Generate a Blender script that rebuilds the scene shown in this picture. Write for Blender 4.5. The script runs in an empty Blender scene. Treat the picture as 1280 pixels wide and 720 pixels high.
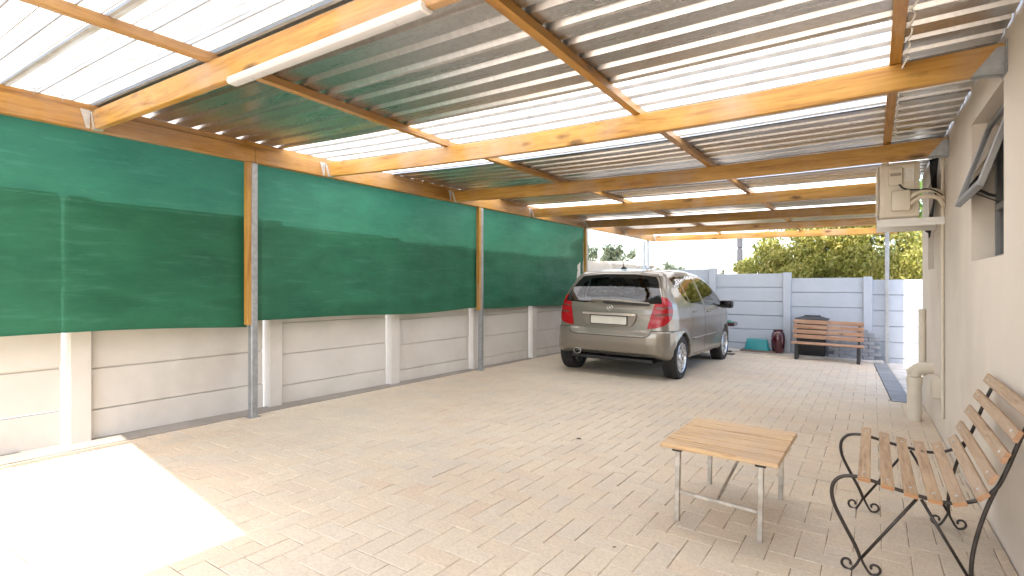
import bpy, bmesh, math, random
import numpy as np
from mathutils import Vector, Matrix, Euler, noise as mnoise
random.seed(7)
PI = math.pi; R = math.radians
C = bpy.context.scene.collection
SX, SY = -.0167, -.0082

def gz(x, y):                       # the yard falls slightly to the right and to the back
    return SX * min(max(x, -12), 12) + SY * min(max(y, -8), 20)

# ------------------------------------------------------------------ helpers
def obj(name, data, mat=None, parent=None, smooth=False):
    if isinstance(data, bmesh.types.BMesh):
        me = bpy.data.meshes.new(name); data.normal_update(); data.to_mesh(me); data.free()
    else:
        me = data
    if mat is not None:
        for m in (mat if isinstance(mat, (list, tuple)) else [mat]): me.materials.append(m)
    if smooth:
        me.polygons.foreach_set('use_smooth', [True] * len(me.polygons))
        if smooth != 'all':
            try: me.set_sharp_from_angle(angle=R(smooth if smooth is not True else 40))
            except Exception: pass
    o = bpy.data.objects.new(name, me); C.objects.link(o)
    if parent is not None: o.parent = parent
    return o

def thing(name, label, cat, loc=(0, 0, 0), rot=(0, 0, 0), group=None):
    o = bpy.data.objects.new(name, None); C.objects.link(o)
    o.empty_display_size = .1; o.location = loc; o.rotation_euler = rot
    o['label'] = label; o['category'] = cat
    if group: o['group'] = group
    return o

def tag(o, label, cat, group=None):
    o['label'] = label; o['category'] = cat
    if group: o['group'] = group
    return o

def struct(o, kind='structure'):
    o['kind'] = kind; return o

def quads(bm, vs, faces, mi=0):
    v = [bm.verts.new(p) for p in vs]
    for f in faces:
        try: bm.faces.new([v[i] for i in f]).material_index = mi
        except ValueError: pass
    return v

BOXF = [(0, 3, 2, 1), (4, 5, 6, 7), (0, 1, 5, 4), (1, 2, 6, 5), (2, 3, 7, 6), (3, 0, 4, 7)]
def box(bm, x0, x1, y0, y1, z0, z1, bev=0, M=None, mi=0, seg=1):
    vs = [(x0, y0, z0), (x1, y0, z0), (x1, y1, z0), (x0, y1, z0), (x0, y0, z1), (x1, y0, z1), (x1, y1, z1), (x0, y1, z1)]
    if M is not None: vs = [M @ Vector(v) for v in vs]
    v = [bm.verts.new(p) for p in vs]
    fs = [bm.faces.new([v[i] for i in f]) for f in BOXF]
    for f in fs: f.material_index = mi
    if bev:
        es = list({e for f in fs for e in f.edges})
        bmesh.ops.bevel(bm, geom=es, offset=bev, segments=seg, profile=.5, affect='EDGES', clamp_overlap=True)

def bar(bm, a, b, w, h, bev=0, up=(0, 0, 1), mi=0):     # box from a to b, width w, height h
    a, b = Vector(a), Vector(b); d = b - a; L = d.length; d.normalize()
    s = d.cross(Vector(up));
    if s.length < 1e-4: s = d.cross(Vector((0, 1, 0)))
    s.normalize(); u = s.cross(d)
    M = Matrix(((s.x, d.x, u.x, a.x), (s.y, d.y, u.y, a.y), (s.z, d.z, u.z, a.z), (0, 0, 0, 1)))
    box(bm, -w / 2, w / 2, 0, L, -h / 2, h / 2, bev, M, mi)

def catmull(P, n=6, closed=False):
    P = [Vector(p) for p in P]; out = []
    N = len(P)
    for i in range(N if closed else N - 1):
        p0 = P[(i - 1) % N] if closed or i > 0 else P[0] * 2 - P[1]
        p1, p2 = P[i], P[(i + 1) % N]
        p3 = P[(i + 2) % N] if closed or i + 2 < N else P[-1] * 2 - P[-2]
        for k in range(n):
            t = k / n
            out.append(.5 * ((2 * p1) + (p2 - p0) * t + (2 * p0 - 5 * p1 + 4 * p2 - p3) * t * t + (3 * p1 - p0 - 3 * p2 + p3) * t ** 3))
    if not closed: out.append(P[-1])
    return out

def tube(bm, P, r, n=8, cap=True, mi=0):
    P = [Vector(p) for p in P]; N = len(P)
    rr = r if isinstance(r, (list, tuple)) else [r] * N
    t0 = (P[1] - P[0]).normalized(); u = t0.orthogonal().normalized(); rings = []
    for i in range(N):
        t = (P[min(i + 1, N - 1)] - P[max(i - 1, 0)]).normalized()
        u = (u - t * u.dot(t)).normalized(); w = t.cross(u)
        rings.append([bm.verts.new(P[i] + (u * math.cos(2 * PI * k / n) + w * math.sin(2 * PI * k / n)) * rr[i]) for k in range(n)])
    for a, b in zip(rings, rings[1:]):
        for k in range(n): bm.faces.new((a[k], a[(k + 1) % n], b[(k + 1) % n], b[k])).material_index = mi
    if cap:
        bm.faces.new(rings[0][::-1]).material_index = mi; bm.faces.new(rings[-1]).material_index = mi

def lathe(bm, prof, n=32, M=None, mi=0, closed=False):   # prof = [(r, z)], about local z
    M = M or Matrix.Identity(4); rings = []
    for r, z in prof:
        if r < 1e-6: rings.append([bm.verts.new(M @ Vector((0, 0, z)))])
        else: rings.append([bm.verts.new(M @ Vector((r * math.cos(2 * PI * k / n), r * math.sin(2 * PI * k / n), z))) for k in range(n)])
    pairs = list(zip(rings, rings[1:])) + ([(rings[-1], rings[0])] if closed else [])
    for a, b in pairs:
        for k in range(n):
            k2 = (k + 1) % n
            if len(a) == 1 and len(b) == 1: continue
            if len(a) == 1: f = (a[0], b[k2], b[k])
            elif len(b) == 1: f = (a[k], a[k2], b[0])
            else: f = (a[k], a[k2], b[k2], b[k])
            try: bm.faces.new(f).material_index = mi
            except ValueError: pass

def prism(bm, pts, ax_o, ax_u, ax_v, depth, bev=0, mi=0):   # outline pts in (u, v) extruded along u x v by depth
    o, u, v = Vector(ax_o), Vector(ax_u), Vector(ax_v); n = u.cross(v).normalized()
    a = [bm.verts.new(o + u * p + v * q) for p, q in pts]
    b = [bm.verts.new(o + u * p + v * q + n * depth) for p, q in pts]
    fs = [bm.faces.new(a[::-1]), bm.faces.new(b)]
    N = len(pts)
    for i in range(N): fs.append(bm.faces.new((a[i], a[(i + 1) % N], b[(i + 1) % N], b[i])))
    for f in fs: f.material_index = mi
    if bev:
        bmesh.ops.bevel(bm, geom=list({e for e in fs[1].edges}), offset=bev, segments=2, profile=.5, affect='EDGES', clamp_overlap=True)

# ------------------------------------------------------------------ materials
def newmat(name):
    m = bpy.data.materials.new(name); m.use_nodes = True
    nt = m.node_tree; nt.nodes.clear()
    out = nt.nodes.new('ShaderNodeOutputMaterial')
    return m, nt, out

class N:                                # tiny node-graph helper
    def __init__(s, nt): s.nt = nt
    def add(s, t, ins={}, **kw):
        n = s.nt.nodes.new(t)
        for k, v in kw.items(): setattr(n, k, v)
        for k, v in ins.items():
            if isinstance(v, bpy.types.NodeSocket): s.nt.links.new(v, n.inputs[k])
            else: n.inputs[k].default_value = v
        return n
    def coord(s, kind='Object'): return s.add('ShaderNodeTexCoord').outputs[kind]
    def mapping(s, vec, scale=(1, 1, 1), loc=(0, 0, 0), rot=(0, 0, 0)):
        return s.add('ShaderNodeMapping', {'Vector': vec, 'Scale': scale, 'Location': loc, 'Rotation': rot}).outputs[0]
    def noise(s, vec, scale=5, detail=4, rough=.55, dist=0):
        return s.add('ShaderNodeTexNoise', {'Vector': vec, 'Scale': scale, 'Detail': detail, 'Roughness': rough, 'Distortion': dist}).outputs['Fac']
    def ramp(s, fac, stops, interp='LINEAR'):
        n = s.add('ShaderNodeValToRGB', {'Fac': fac}); e = n.color_ramp.elements; n.color_ramp.interpolation = interp
        while len(e) < len(stops): e.new(.5)
        for el, (p, c) in zip(e, stops):
            el.position = p; el.color = c if len(c) == 4 else (*c, 1)
        return n.outputs[0]
    def mix(s, fac, a, b, mode='MIX'):
        n = s.add('ShaderNodeMix', data_type='RGBA', blend_type=mode)
        for k, v in ((0, fac), (6, a), (7, b)):
            if isinstance(v, bpy.types.NodeSocket): s.nt.links.new(v, n.inputs[k])
            else: n.inputs[k].default_value = v if k == 0 else (v if len(v) == 4 else (*v, 1))
        return n.outputs[2]
    def math(s, op, a, b=0, clamp=False):
        n = s.add('ShaderNodeMath', operation=op, use_clamp=clamp)
        for k, v in ((0, a), (1, b)):
            if isinstance(v, bpy.types.NodeSocket): s.nt.links.new(v, n.inputs[k])
            else: n.inputs[k].default_value = v
        return n.outputs[0]
    def bump(s, h, strength=.3, dist=.01):
        return s.add('ShaderNodeBump', {'Height': h, 'Strength': strength, 'Distance': dist}).outputs[0]

def W(v): return v

def principled(name, col, rough=.6, metal=0, var=.12, nscale=6, bump=.0, bscale=60, coat=0, spec=.5, dirt=None, dscale=1.5):
    m, nt, out = newmat(name); g = N(nt); co = g.coord('Object')
    n1 = g.noise(co, nscale, 5)
    c = g.mix(g.ramp(n1, [(.3, (0, 0, 0)), (.7, (1, 1, 1))]), tuple(k * (1 - var) for k in col), tuple(min(1, k * (1 + var)) for k in col))
    if dirt:
        d = g.noise(co, dscale, 6, .65)
        c = g.mix(g.ramp(d, [(.48, (0, 0, 0)), (.72, (.8, .8, .8))]), c, dirt)
    p = g.add('ShaderNodeBsdfPrincipled', {'Base Color': c, 'Metallic': metal, 'Coat Weight': coat, 'Specular IOR Level': spec})
    r = g.math('ADD', g.math('MULTIPLY', g.noise(co, nscale * 3, 3), .16), rough - .08, True)
    nt.links.new(r, p.inputs['Roughness'])
    if bump:
        nt.links.new(g.bump(g.noise(co, bscale, 4), bump, .004), p.inputs['Normal'])
    nt.links.new(p.outputs[0], out.inputs[0]); return m

def wood(name, axis, base, dark, light, scale=1., rough=.5, knots=.5, coat=0.0):
    m, nt, out = newmat(name); g = N(nt); co = g.coord('Object')
    st = [1, 1, 1]; st['xyz'.index(axis)] = .06
    v = g.mapping(co, tuple(k * scale for k in st))
    warp = g.noise(g.mapping(co, tuple(k * scale * 3 for k in [1 if q == 1 else .25 for q in st])), 1.2, 3)
    wv = g.add('ShaderNodeVectorMath', {0: v, 1: (0, 0, 0)}, operation='ADD')
    cmb = g.add('ShaderNodeCombineXYZ', {'X': g.math('MULTIPLY', warp, .12), 'Y': g.math('MULTIPLY', warp, .1), 'Z': g.math('MULTIPLY', warp, .1)})
    nt.links.new(cmb.outputs[0], wv.inputs[1])
    grain = g.noise(wv.outputs[0], 26, 6, .65, .3)
    fine = g.noise(v, 120, 3, .6)
    c = g.ramp(grain, [(.33, dark), (.47, base), (.66, light)])
    bl = g.noise(g.mapping(co, (1.5, .7, 1)), .9, 6, .6, .5)
    c = g.mix(g.ramp(bl, [(.47, (0, 0, 0)), (.66, (.75, .75, .75))]), c, (.47, .345, .26))
    c = g.mix(g.math('MULTIPLY', g.ramp(fine, [(.5, (0, 0, 0)), (.75, (1, 1, 1))]), .35), c, dark)
    big = g.noise(co, 1.3, 3)
    c = g.mix(g.ramp(big, [(.35, (0, 0, 0)), (.7, (.45, .45, .45))]), c, tuple(k * .72 for k in base))
    if knots:
        ks = [2.6, 7, 7]; i = 'xyz'.index(axis); ks = [7 * scale] * 3; ks[i] = 2.4 * scale
        vo = g.add('ShaderNodeTexVoronoi', {'Vector': g.mapping(co, tuple(ks)), 'Scale': 1.0, 'Randomness': 1.0})
        sq = [1, 1, 1]
        kd = g.math('ADD', vo.outputs['Distance'], g.math('MULTIPLY', g.noise(co, 30, 3), .12))
        keep = g.math('GREATER_THAN', g.add('ShaderNodeSeparateColor', {'Color': vo.outputs['Color']}).outputs[0], 1 - knots)
        kf = g.math('MULTIPLY', g.ramp(kd, [(.1, (1, 1, 1)), (.17, (.75, .75, .75)), (.28, (0, 0, 0))]), keep)
        c = g.mix(g.math('MULTIPLY', kf, .95), c, tuple(k * .30 for k in dark))
    p = g.add('ShaderNodeBsdfPrincipled', {'Base Color': c, 'Roughness': rough, 'Coat Weight': coat, 'Coat Roughness': .3})
    nt.links.new(g.bump(grain, .25, .003), p.inputs['Normal'])
    nt.links.new(p.outputs[0], out.inputs[0]); return m

PINE = ((.47, .245, .046), (.27, .11, .016), (.60, .345, .085))
m_pine_x = wood('varnished_pine_x', 'x', *PINE, knots=.75, rough=.45)
m_pine_y = wood('varnished_pine_y', 'y', (.43, .215, .04), (.24, .098, .016), (.54, .29, .07), knots=.3, rough=.45)
m_pine_z = wood('varnished_pine_z', 'z', *PINE, knots=.3, rough=.5)
m_table = wood('table_timber', 'x', (.56, .365, .185), (.33, .185, .08), (.68, .48, .27), scale=2, knots=.15, rough=.45)
m_slat = wood('bench_slat_timber', 'y', (.43, .285, .165), (.25, .155, .085), (.54, .385, .24), scale=2.4, knots=.12, rough=.55)
m_slat_end = wood('bench_slat_end_timber', 'x', (.38, .185, .075), (.23, .1, .04), (.46, .25, .12), scale=3, knots=0, rough=.55)
m_slat_far = wood('far_bench_timber', 'x', (.38, .215, .13), (.24, .12, .07), (.48, .29, .19), scale=2, knots=.1, rough=.5)

def metal_sheet():
    m, nt, out = newmat('galvanised_roof_sheet'); g = N(nt); co = g.coord('Object')
    sp = g.add('ShaderNodeTexVoronoi', {'Vector': g.mapping(co, (60, 60, 20)), 'Scale': 1.}).outputs['Color']
    spv = g.add('ShaderNodeSeparateColor', {'Color': sp}).outputs[0]
    st = g.noise(g.mapping(co, (.5, 9, 4)), 2.2, 5)
    c = g.mix(spv, (.58, .585, .59), (.70, .705, .715))
    c = g.mix(g.ramp(st, [(.35, (0, 0, 0)), (.75, (.6, .6, .6))]), c, (.52, .51, .50))
    p = g.add('ShaderNodeBsdfPrincipled', {'Base Color': c, 'Metallic': 1.0})
    r = g.math('ADD', g.math('MULTIPLY', st, .2), .2)
    nt.links.new(r, p.inputs['Roughness'])
    b = g.noise(g.mapping(co, (2.2, 9, 2)), 3, 3)
    nt.links.new(g.bump(b, .08, .01), p.inputs['Normal'])
    nt.links.new(p.outputs[0], out.inputs[0]); return m
m_sheet = metal_sheet()

def translucent_sheet(name, ca, cb):
    m, nt, out = newmat(name); g = N(nt); co = g.coord('Object')
    st = g.noise(g.mapping(co, (1.2, 10, 4)), 2.5, 6, .62)
    c = g.mix(g.ramp(st, [(.42, (0, 0, 0)), (.74, (1, 1, 1))]), ca, cb)
    tr = g.add('ShaderNodeBsdfTranslucent', {'Color': c}); df = g.add('ShaderNodeBsdfPrincipled', {'Base Color': (.7, .7, .68, 1), 'Roughness': .25})
    mx = g.add('ShaderNodeMixShader', {0: .18, 1: tr.outputs[0], 2: df.outputs[0]})
    nt.links.new(mx.outputs[0], out.inputs[0]); return m
m_trans = translucent_sheet('translucent_roof_sheet', (.90, .90, .88), (.78, .72, .60))
m_trans_old = translucent_sheet('stained_translucent_sheet', (.44, .43, .40), (.29, .25, .18))
m_ribshade = principled('rib_shade', (.32, .315, .30), .9, var=.2, nscale=9)  # shading of the rib edges and walls, painted in as darker faces

def shade_cloth():
    m, nt, out = newmat('green_shade_cloth'); g = N(nt); co = g.coord('Object')
    weave = g.noise(g.mapping(co, (1, 4, 160)), 1.6, 3)
    blot = g.noise(g.mapping(co, (1, .9, 2.2)), 2.2, 6, .6, .4)
    dust = g.noise(g.mapping(co, (1, .7, 6)), 3.5, 6, .68)
    c = g.mix(g.ramp(blot, [(.3, (0, 0, 0)), (.75, (1, 1, 1))]), (.011, .100, .052), (.026, .165, .086))
    c = g.mix(g.math('MULTIPLY', weave, .3), c, (.026, .135, .08))
    c = g.mix(g.ramp(dust, [(.54, (0, 0, 0)), (.76, (.6, .6, .6))]), c, (.06, .21, .145))
    df = g.add('ShaderNodeBsdfPrincipled', {'Base Color': c, 'Roughness': .5, 'Specular IOR Level': .3})
    tr = g.add('ShaderNodeBsdfTranslucent', {'Color': g.mix(.5, c, (.003, .115, .058))})
    nb = g.bump(g.math('ADD', weave, g.math('MULTIPLY', g.noise(co, 7, 5), 1.2)), .5, .012)
    nt.links.new(nb, df.inputs['Normal'])
    mx = g.add('ShaderNodeMixShader', {0: .04, 1: df.outputs[0], 2: tr.outputs[0]})
    tp = g.add('ShaderNodeBsdfTransparent', {'Color': (.30, .90, .58, 1)})
    mx2 = g.add('ShaderNodeMixShader', {0: .035, 1: mx.outputs[0], 2: tp.outputs[0]})
    nt.links.new(mx2.outputs[0], out.inputs[0]); return m
m_cloth = shade_cloth()

def paver_mat():
    m, nt, out = newmat('clay_paver'); g = N(nt); co = g.coord('Object')
    rnd = g.add('ShaderNodeNewGeometry').outputs['Random Per Island']
    big = g.noise(co, .55, 5, .55); mid = g.noise(co, 2.3, 6, .6); fine = g.noise(co, 70, 4, .6)
    c = g.ramp(rnd, [(0, (.57, .44, .325)), (.35, (.61, .495, .365)), (.7, (.60, .50, .38)), (1, (.545, .47, .38))])
    c = g.mix(g.ramp(big, [(.35, (0, 0, 0)), (.65, (.75, .75, .75))]), c, (.66, .58, .455))
    c = g.mix(g.ramp(mid, [(.45, (0, 0, 0)), (.75, (.7, .7, .7))]), c, (.52, .445, .37))
    c = g.mix(g.math('MULTIPLY', g.ramp(fine, [(.35, (1, 1, 1)), (.6, (0, 0, 0))]), .28), c, (.27, .22, .17))
    p = g.add('ShaderNodeBsdfPrincipled', {'Base Color': c, 'Roughness': .78, 'Specular IOR Level': .35})
    nt.links.new(g.bump(g.math('ADD', fine, g.math('MULTIPLY', g.noise(co, 18, 3), .8)), .35, .003), p.inputs['Normal'])
    nt.links.new(p.outputs[0], out.inputs[0]); return m
m_paver = paver_mat()
def joint_mat():
    m, nt, out = newmat('joint_sand'); g = N(nt); co = g.coord('Object')
    n = g.noise(co, 3.2, 5, .6)
    c = g.ramp(n, [(.40, (.10, .08, .06)), (.5, (.38, .315, .24)), (.62, (.62, .55, .44))])
    p = g.add('ShaderNodeBsdfPrincipled', {'Base Color': c, 'Roughness': .95})
    nt.links.new(p.outputs[0], out.inputs[0]); return m
m_joint = joint_mat()

m_earth = principled('sandy_earth', (.56, .50, .41), .95, var=.2, nscale=1.2, bump=.3, bscale=20)
m_strip = principled('concrete_edging', (.30, .27, .235), .9, var=.18, nscale=3, bump=.3, dirt=(.2, .17, .14))
m_kerb = principled('pale_concrete_kerb', (.50, .47, .43), .9, var=.15, nscale=5, bump=.3, dirt=(.3, .27, .23))
m_slate = principled('grey_concrete_strip', (.20, .205, .21), .8, var=.15, nscale=4, bump=.25)
m_precast = principled('painted_precast_panel', (.64, .61, .565), .8, var=.05, nscale=2.5, bump=.18, bscale=35, dirt=(.55, .515, .465), dscale=1.4)
m_precast_b = principled('blue_grey_precast_panel', (.405, .45, .515), .8, var=.05, nscale=2.5, bump=.15, bscale=35, dirt=(.35, .38, .43), dscale=1.2)
m_plaster = principled('cream_plaster', (.68, .615, .535), .85, var=.03, nscale=2, bump=.3, bscale=45, dirt=(.60, .535, .455), dscale=1.1)
m_galv = principled('galvanised_steel', (.38, .40, .41), .5, metal=.7, var=.15, nscale=25, dirt=(.30, .30, .30), dscale=8)
m_galv_dull = principled('dull_zinc_plate', (.58, .57, .55), .55, metal=.55, var=.15, nscale=30)
m_tablesteel = principled('scuffed_table_steel', (.50, .47, .42), .45, metal=.7, var=.25, nscale=18, dirt=(.34, .27, .2), dscale=14)
m_iron = principled('dark_wrought_iron', (.055, .045, .04), .45, metal=.6, var=.3, nscale=20, bump=.3, bscale=120)
m_black = principled('black_painted_steel', (.02, .02, .022), .5, var=.2)
m_white_pl = principled('white_plastic', (.72, .71, .69), .4, var=.04)
m_diffuser = principled('lamp_diffuser_plastic', (.56, .56, .58), .3, var=.03)
m_ac = principled('cream_ac_enamel', (.66, .60, .49), .45, var=.05, nscale=4, dirt=(.56, .50, .40))
m_ac_dark = principled('ac_shadow_gap_plastic', (.30, .26, .20), .6, var=.1)
m_label = principled('faded_ac_sticker', (.66, .64, .60), .5, var=.1, nscale=60)
m_insul = principled('beige_pipe_lagging', (.62, .55, .44), .75, var=.12, nscale=25, bump=.3)
m_pvc = principled('cream_pvc_pipe', (.64, .585, .49), .45, var=.06, dirt=(.52, .46, .37))
m_cable = principled('black_cable_sheath', (.015, .015, .016), .5)
m_wire = principled('white_twin_flex', (.68, .66, .62), .5)
m_alu = principled('grey_aluminium_frame', (.20, .20, .20), .4, metal=.5, var=.1)
m_indoor = principled('room_dimness', (.10, .095, .09), .9)  # the room's dimness put into a dark wall colour
m_lid = principled('charcoal_bin_plastic', (.045, .05, .06), .5, var=.1)
m_bin = principled('black_bin_plastic', (.014, .014, .016), .45, var=.1)
m_teal = principled('teal_plastic', (.012, .20, .22), .4, var=.1, nscale=5)
m_green_pl = principled('green_folded_canvas', (.01, .14, .10), .6, var=.2)
m_maroon = principled('maroon_glaze', (.055, .007, .013), .18, var=.15, coat=.5)
m_greybrick = principled('grey_paving_brick', (.22, .235, .26), .9, var=.25, nscale=8, bump=.4, bscale=50)
m_board = principled('weathered_board', (.16, .12, .10), .85, var=.2)
m_roofgrey = principled('far_roof_cladding', (.15, .148, .142), .8, var=.1, nscale=1)
m_farwall = principled('far_white_wall', (.72, .70, .67), .85, var=.05)
m_bark = principled('tree_bark', (.12, .085, .06), .9, var=.3, nscale=12, bump=.6, bscale=25)
m_pole = principled('white_painted_pole', (.72, .72, .72), .6)
m_polegrey = principled('weathered_grey_pole', (.05, .05, .055), .7)

def leafmat(name, a, b, c):
    m, nt, out = newmat(name); g = N(nt)
    rnd = g.add('ShaderNodeNewGeometry').outputs['Random Per Island']
    co = g.coord('Object'); n = g.noise(co, 1.1, 4)
    col = g.ramp(rnd, [(0, a), (.5, b), (1, c)])
    col = g.mix(g.ramp(n, [(.4, (0, 0, 0)), (.65, (.7, .7, .7))]), col, a)
    d = g.add('ShaderNodeBsdfPrincipled', {'Base Color': col, 'Roughness': .5})
    t = g.add('ShaderNodeBsdfTranslucent', {'Color': g.mix(.35, col, (.36, .40, .07))})
    mx = g.add('ShaderNodeMixShader', {0: .4, 1: d.outputs[0], 2: t.outputs[0]})
    nt.links.new(mx.outputs[0], out.inputs[0]); return m
m_leaf = leafmat('yellow_green_leaf', (.17, .195, .032), (.38, .35, .075), (.56, .48, .19))
m_leaf2 = leafmat('fresh_green_leaf', (.09, .17, .035), (.18, .28, .06), (.30, .36, .10))
m_leaf3 = leafmat('hazed_leaf', (.10, .125, .085), (.14, .165, .115), (.18, .20, .15))  # greyed and paled: distance haze put into the leaf colour

def glass(name, tint, refl=.9, ior=1.5):
    m, nt, out = newmat(name); g = N(nt)
    t = g.add('ShaderNodeBsdfTransparent', {'Color': (*tint, 1)}); gl = g.add('ShaderNodeBsdfGlossy', {'Color': (refl, refl, refl, 1), 'Roughness': .02})
    fr = g.add('ShaderNodeFresnel', {'IOR': ior})
    mx = g.add('ShaderNodeMixShader', {0: fr.outputs[0], 1: t.outputs[0], 2: gl.outputs[0]})
    nt.links.new(mx.outputs[0], out.inputs[0]); return m
m_glass = glass('window_pane', (.75, .78, .78))
m_carglass = glass('tinted_car_glass', (.46, .50, .51), 1., 1.5)
m_sideglass = glass('tinted_side_glass', (.82, .86, .84), 1., 1.8)

def carpaint():
    m, nt, out = newmat('champagne_metallic_paint'); g = N(nt); co = g.coord('Object')
    fl = g.noise(co, 900, 1); d = g.noise(co, 2.2, 5, .6)
    c = g.mix(fl, (.205, .182, .15), (.27, .242, .202))
    c = g.mix(g.ramp(d, [(.5, (0, 0, 0)), (.8, (.3, .3, .3))]), c, (.27, .24, .2))
    p = g.add('ShaderNodeBsdfPrincipled', {'Base Color': c, 'Metallic': .55, 'Roughness': .34, 'Coat Weight': .8, 'Coat Roughness': .06})
    nt.links.new(p.outputs[0], out.inputs[0]); return m
m_paint = carpaint()
m_seam = principled('dark_panel_gap', (.012, .012, .012), .8)
m_gloss = principled('gloss_black_band', (.010, .010, .011), .08, coat=.5)
m_trim = principled('black_car_plastic', (.018, .018, .019), .45)
m_lining = principled('charcoal_cabin_trim', (.010, .010, .011), .85)
m_tyre = principled('tyre_rubber', (.022, .021, .020), .8, var=.25, bump=.3)
m_rim = principled('silver_alloy', (.56, .56, .57), .28, metal=.9, var=.06)
m_chrome = principled('bright_chrome', (.75, .74, .72), .12, metal=1, var=.03)
m_mirror = principled('mirror_dark_reflection', (.10, .10, .11), .05, metal=1)  # dark reflection put into the mirror's colour
m_plate = principled('pale_number_plate', (.62, .61, .55), .45, var=.05, nscale=12)
m_red = principled('red_lamp_lens', (.34, .003, .008), .25, coat=.15, var=.12, nscale=14)
m_smoke = principled('smoked_clear_lens', (.13, .045, .035), .15, coat=.3, var=.2, nscale=30)

# ------------------------------------------------------------------ ground and paving
bm = bmesh.new()
xs = [-400, -150, -60, -25, -12, -8, -4.7, 0, 4, 8, 12, 25, 60, 150, 400]; ys = [-200, -60, -25, -8, -4, 0, 4, 8, 11, 14, 20, 40, 90, 200, 500]
gv = [[bm.verts.new((x, y, gz(x, y))) for y in ys] for x in xs]
for i in range(len(xs) - 1):
    for j in range(len(ys) - 1): bm.faces.new((gv[i][j], gv[i + 1][j], gv[i + 1][j + 1], gv[i][j + 1]))
struct(obj('ground', bm, m_earth))

FX = lambda y: -4.885 + .026 * y          # inner face of the fence panels
WX = lambda y: .5876 - .0189 * y          # face of the house wall
def sheet(name, pts, dz, mat):
    bm = bmesh.new(); bm.faces.new([bm.verts.new((x, y, gz(x, y) + dz)) for x, y in pts]); return struct(obj(name, bm, mat))

PX0, PY0, PY1 = -4.62, -6.0, 10.86
def px1(y): return (WX(y) - .005) if y < 7.25 else (.17 - (y - 7.25) * .046)
bmj = bmesh.new()                          # sand the pavers are bedded in
jy = [PY0, 0, 4, 7.25, 7.251, 9, PY1]
jl = [bmj.verts.new((PX0 - .02, y, gz(PX0, y) + .010)) for y in jy]; jr = [bmj.verts.new((px1(y) - .002, y, gz(px1(y), y) + .010)) for y in jy]
for i in range(len(jy) - 1): bmj.faces.new((jl[i], jr[i], jr[i + 1], jl[i + 1]))
struct(obj('paving_sand', bmj, m_joint))

def paver(bm, x0, x1, y0, y1):
    g = .0018; b = .0030; h = .0135
    x0 += g; x1 -= g; y0 += g; y1 -= g
    cx, cy = (x0 + x1) / 2, (y0 + y1) / 2
    tx, ty = random.gauss(0, .003), random.gauss(0, .003); dz = random.gauss(0, .0007)
    f = lambda x, y, z: (x, y, gz(x, y) + z + dz + tx * (x - cx) + ty * (y - cy))
    q = [(x0, y0), (x1, y0), (x1, y1), (x0, y1)]; p = [(x0 + b, y0 + b), (x1 - b, y0 + b), (x1 - b, y1 - b), (x0 + b, y1 - b)]
    a = [bm.verts.new(f(x, y, .004)) for x, y in q]; c = [bm.verts.new(f(x, y, h - .0022)) for x, y in q]; t = [bm.verts.new(f(x, y, h)) for x, y in p]
    bm.faces.new(t)
    for i in range(4):
        k = (i + 1) % 4
        bm.faces.new((c[i], c[k], t[k], t[i])); bm.faces.new((a[i], a[k], c[k], c[i]))
bm = bmesh.new(); U = .1108
for i in range(-1, int((.75 - PX0) / U) + 2):
    for j in range(-1, int((PY1 - PY0) / U) + 2):
        k = (i - j) % 4; x, y = PX0 + i * U, PY0 + j * U
        if k == 0: r = (x, x + 2 * U, y, y + U)
        elif k == 3: r = (x, x + U, y, y + 2 * U)
        else: continue
        x0, x1, y0, y1 = r; lim = px1((y0 + y1) / 2)
        x0 = max(x0, PX0); x1 = min(x1, lim); y1 = min(y1, PY1)
        if x1 - x0 > .02 and y1 - y0 > .02: paver(bm, x0, x1, y0, y1)
struct(obj('paving', bm, m_paver))
bm = bmesh.new()                            # concrete edging along the fence
for k in range(18):
    y0, y1 = -3 + k * .8, -3 + k * .8 + .796
    M = None
    v = quads(bm, [(FX(y0) + .002, y0, gz(-4.7, y0) - .02), (PX0 - .004, y0, gz(-4.7, y0) - .02), (PX0 - .004, y1, gz(-4.7, y1) - .02), (FX(y1) + .002, y1, gz(-4.7, y1) - .02),
                   (FX(y0) + .002, y0, gz(-4.7, y0) + .024), (PX0 - .004, y0, gz(-4.7, y0) + .017), (PX0 - .004, y1, gz(-4.7, y1) + .017), (FX(y1) + .002, y1, gz(-4.7, y1) + .024)], BOXF)
struct(obj('kerb_strip', bm, m_strip))
bm = bmesh.new()
for k in range(6):
    x0 = -4.6 + k * .83; x1 = min(x0 + .826, .15)
    g0, g1 = gz(x0, 11.1), gz(x1, 11.1)
    quads(bm, [(x0, 10.868, g0 - .03), (x1, 10.868, g1 - .03), (x1, 11.147, g1 - .03), (x0, 11.147, g0 - .03), (x0, 10.868, g0 + .045), (x1, 10.868, g1 + .045), (x1, 11.147, g1 + .045), (x0, 11.147, g0 + .045)], BOXF)
struct(obj('back_kerb', bm, m_kerb))
# grey strip and the pale yard beside it
bm = bmesh.new()
for k in range(5):
    y0, y1 = 7.26 + k * .74, 7.26 + k * .74 + .733
    quads(bm, [(px1(y) + dx, y, gz(.2, y) + z) for z in (-.02, .022) for dx, y in ((.004, y0), (.185, y0), (.185, y1), (.004, y1))], BOXF)
struct(obj('drain_strip', bm, m_slate))
sheet('side_yard', [(.36, 7.3), (6, 7.3), (6, 11.2), (.2, 11.2)], .006, m_kerb)

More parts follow.
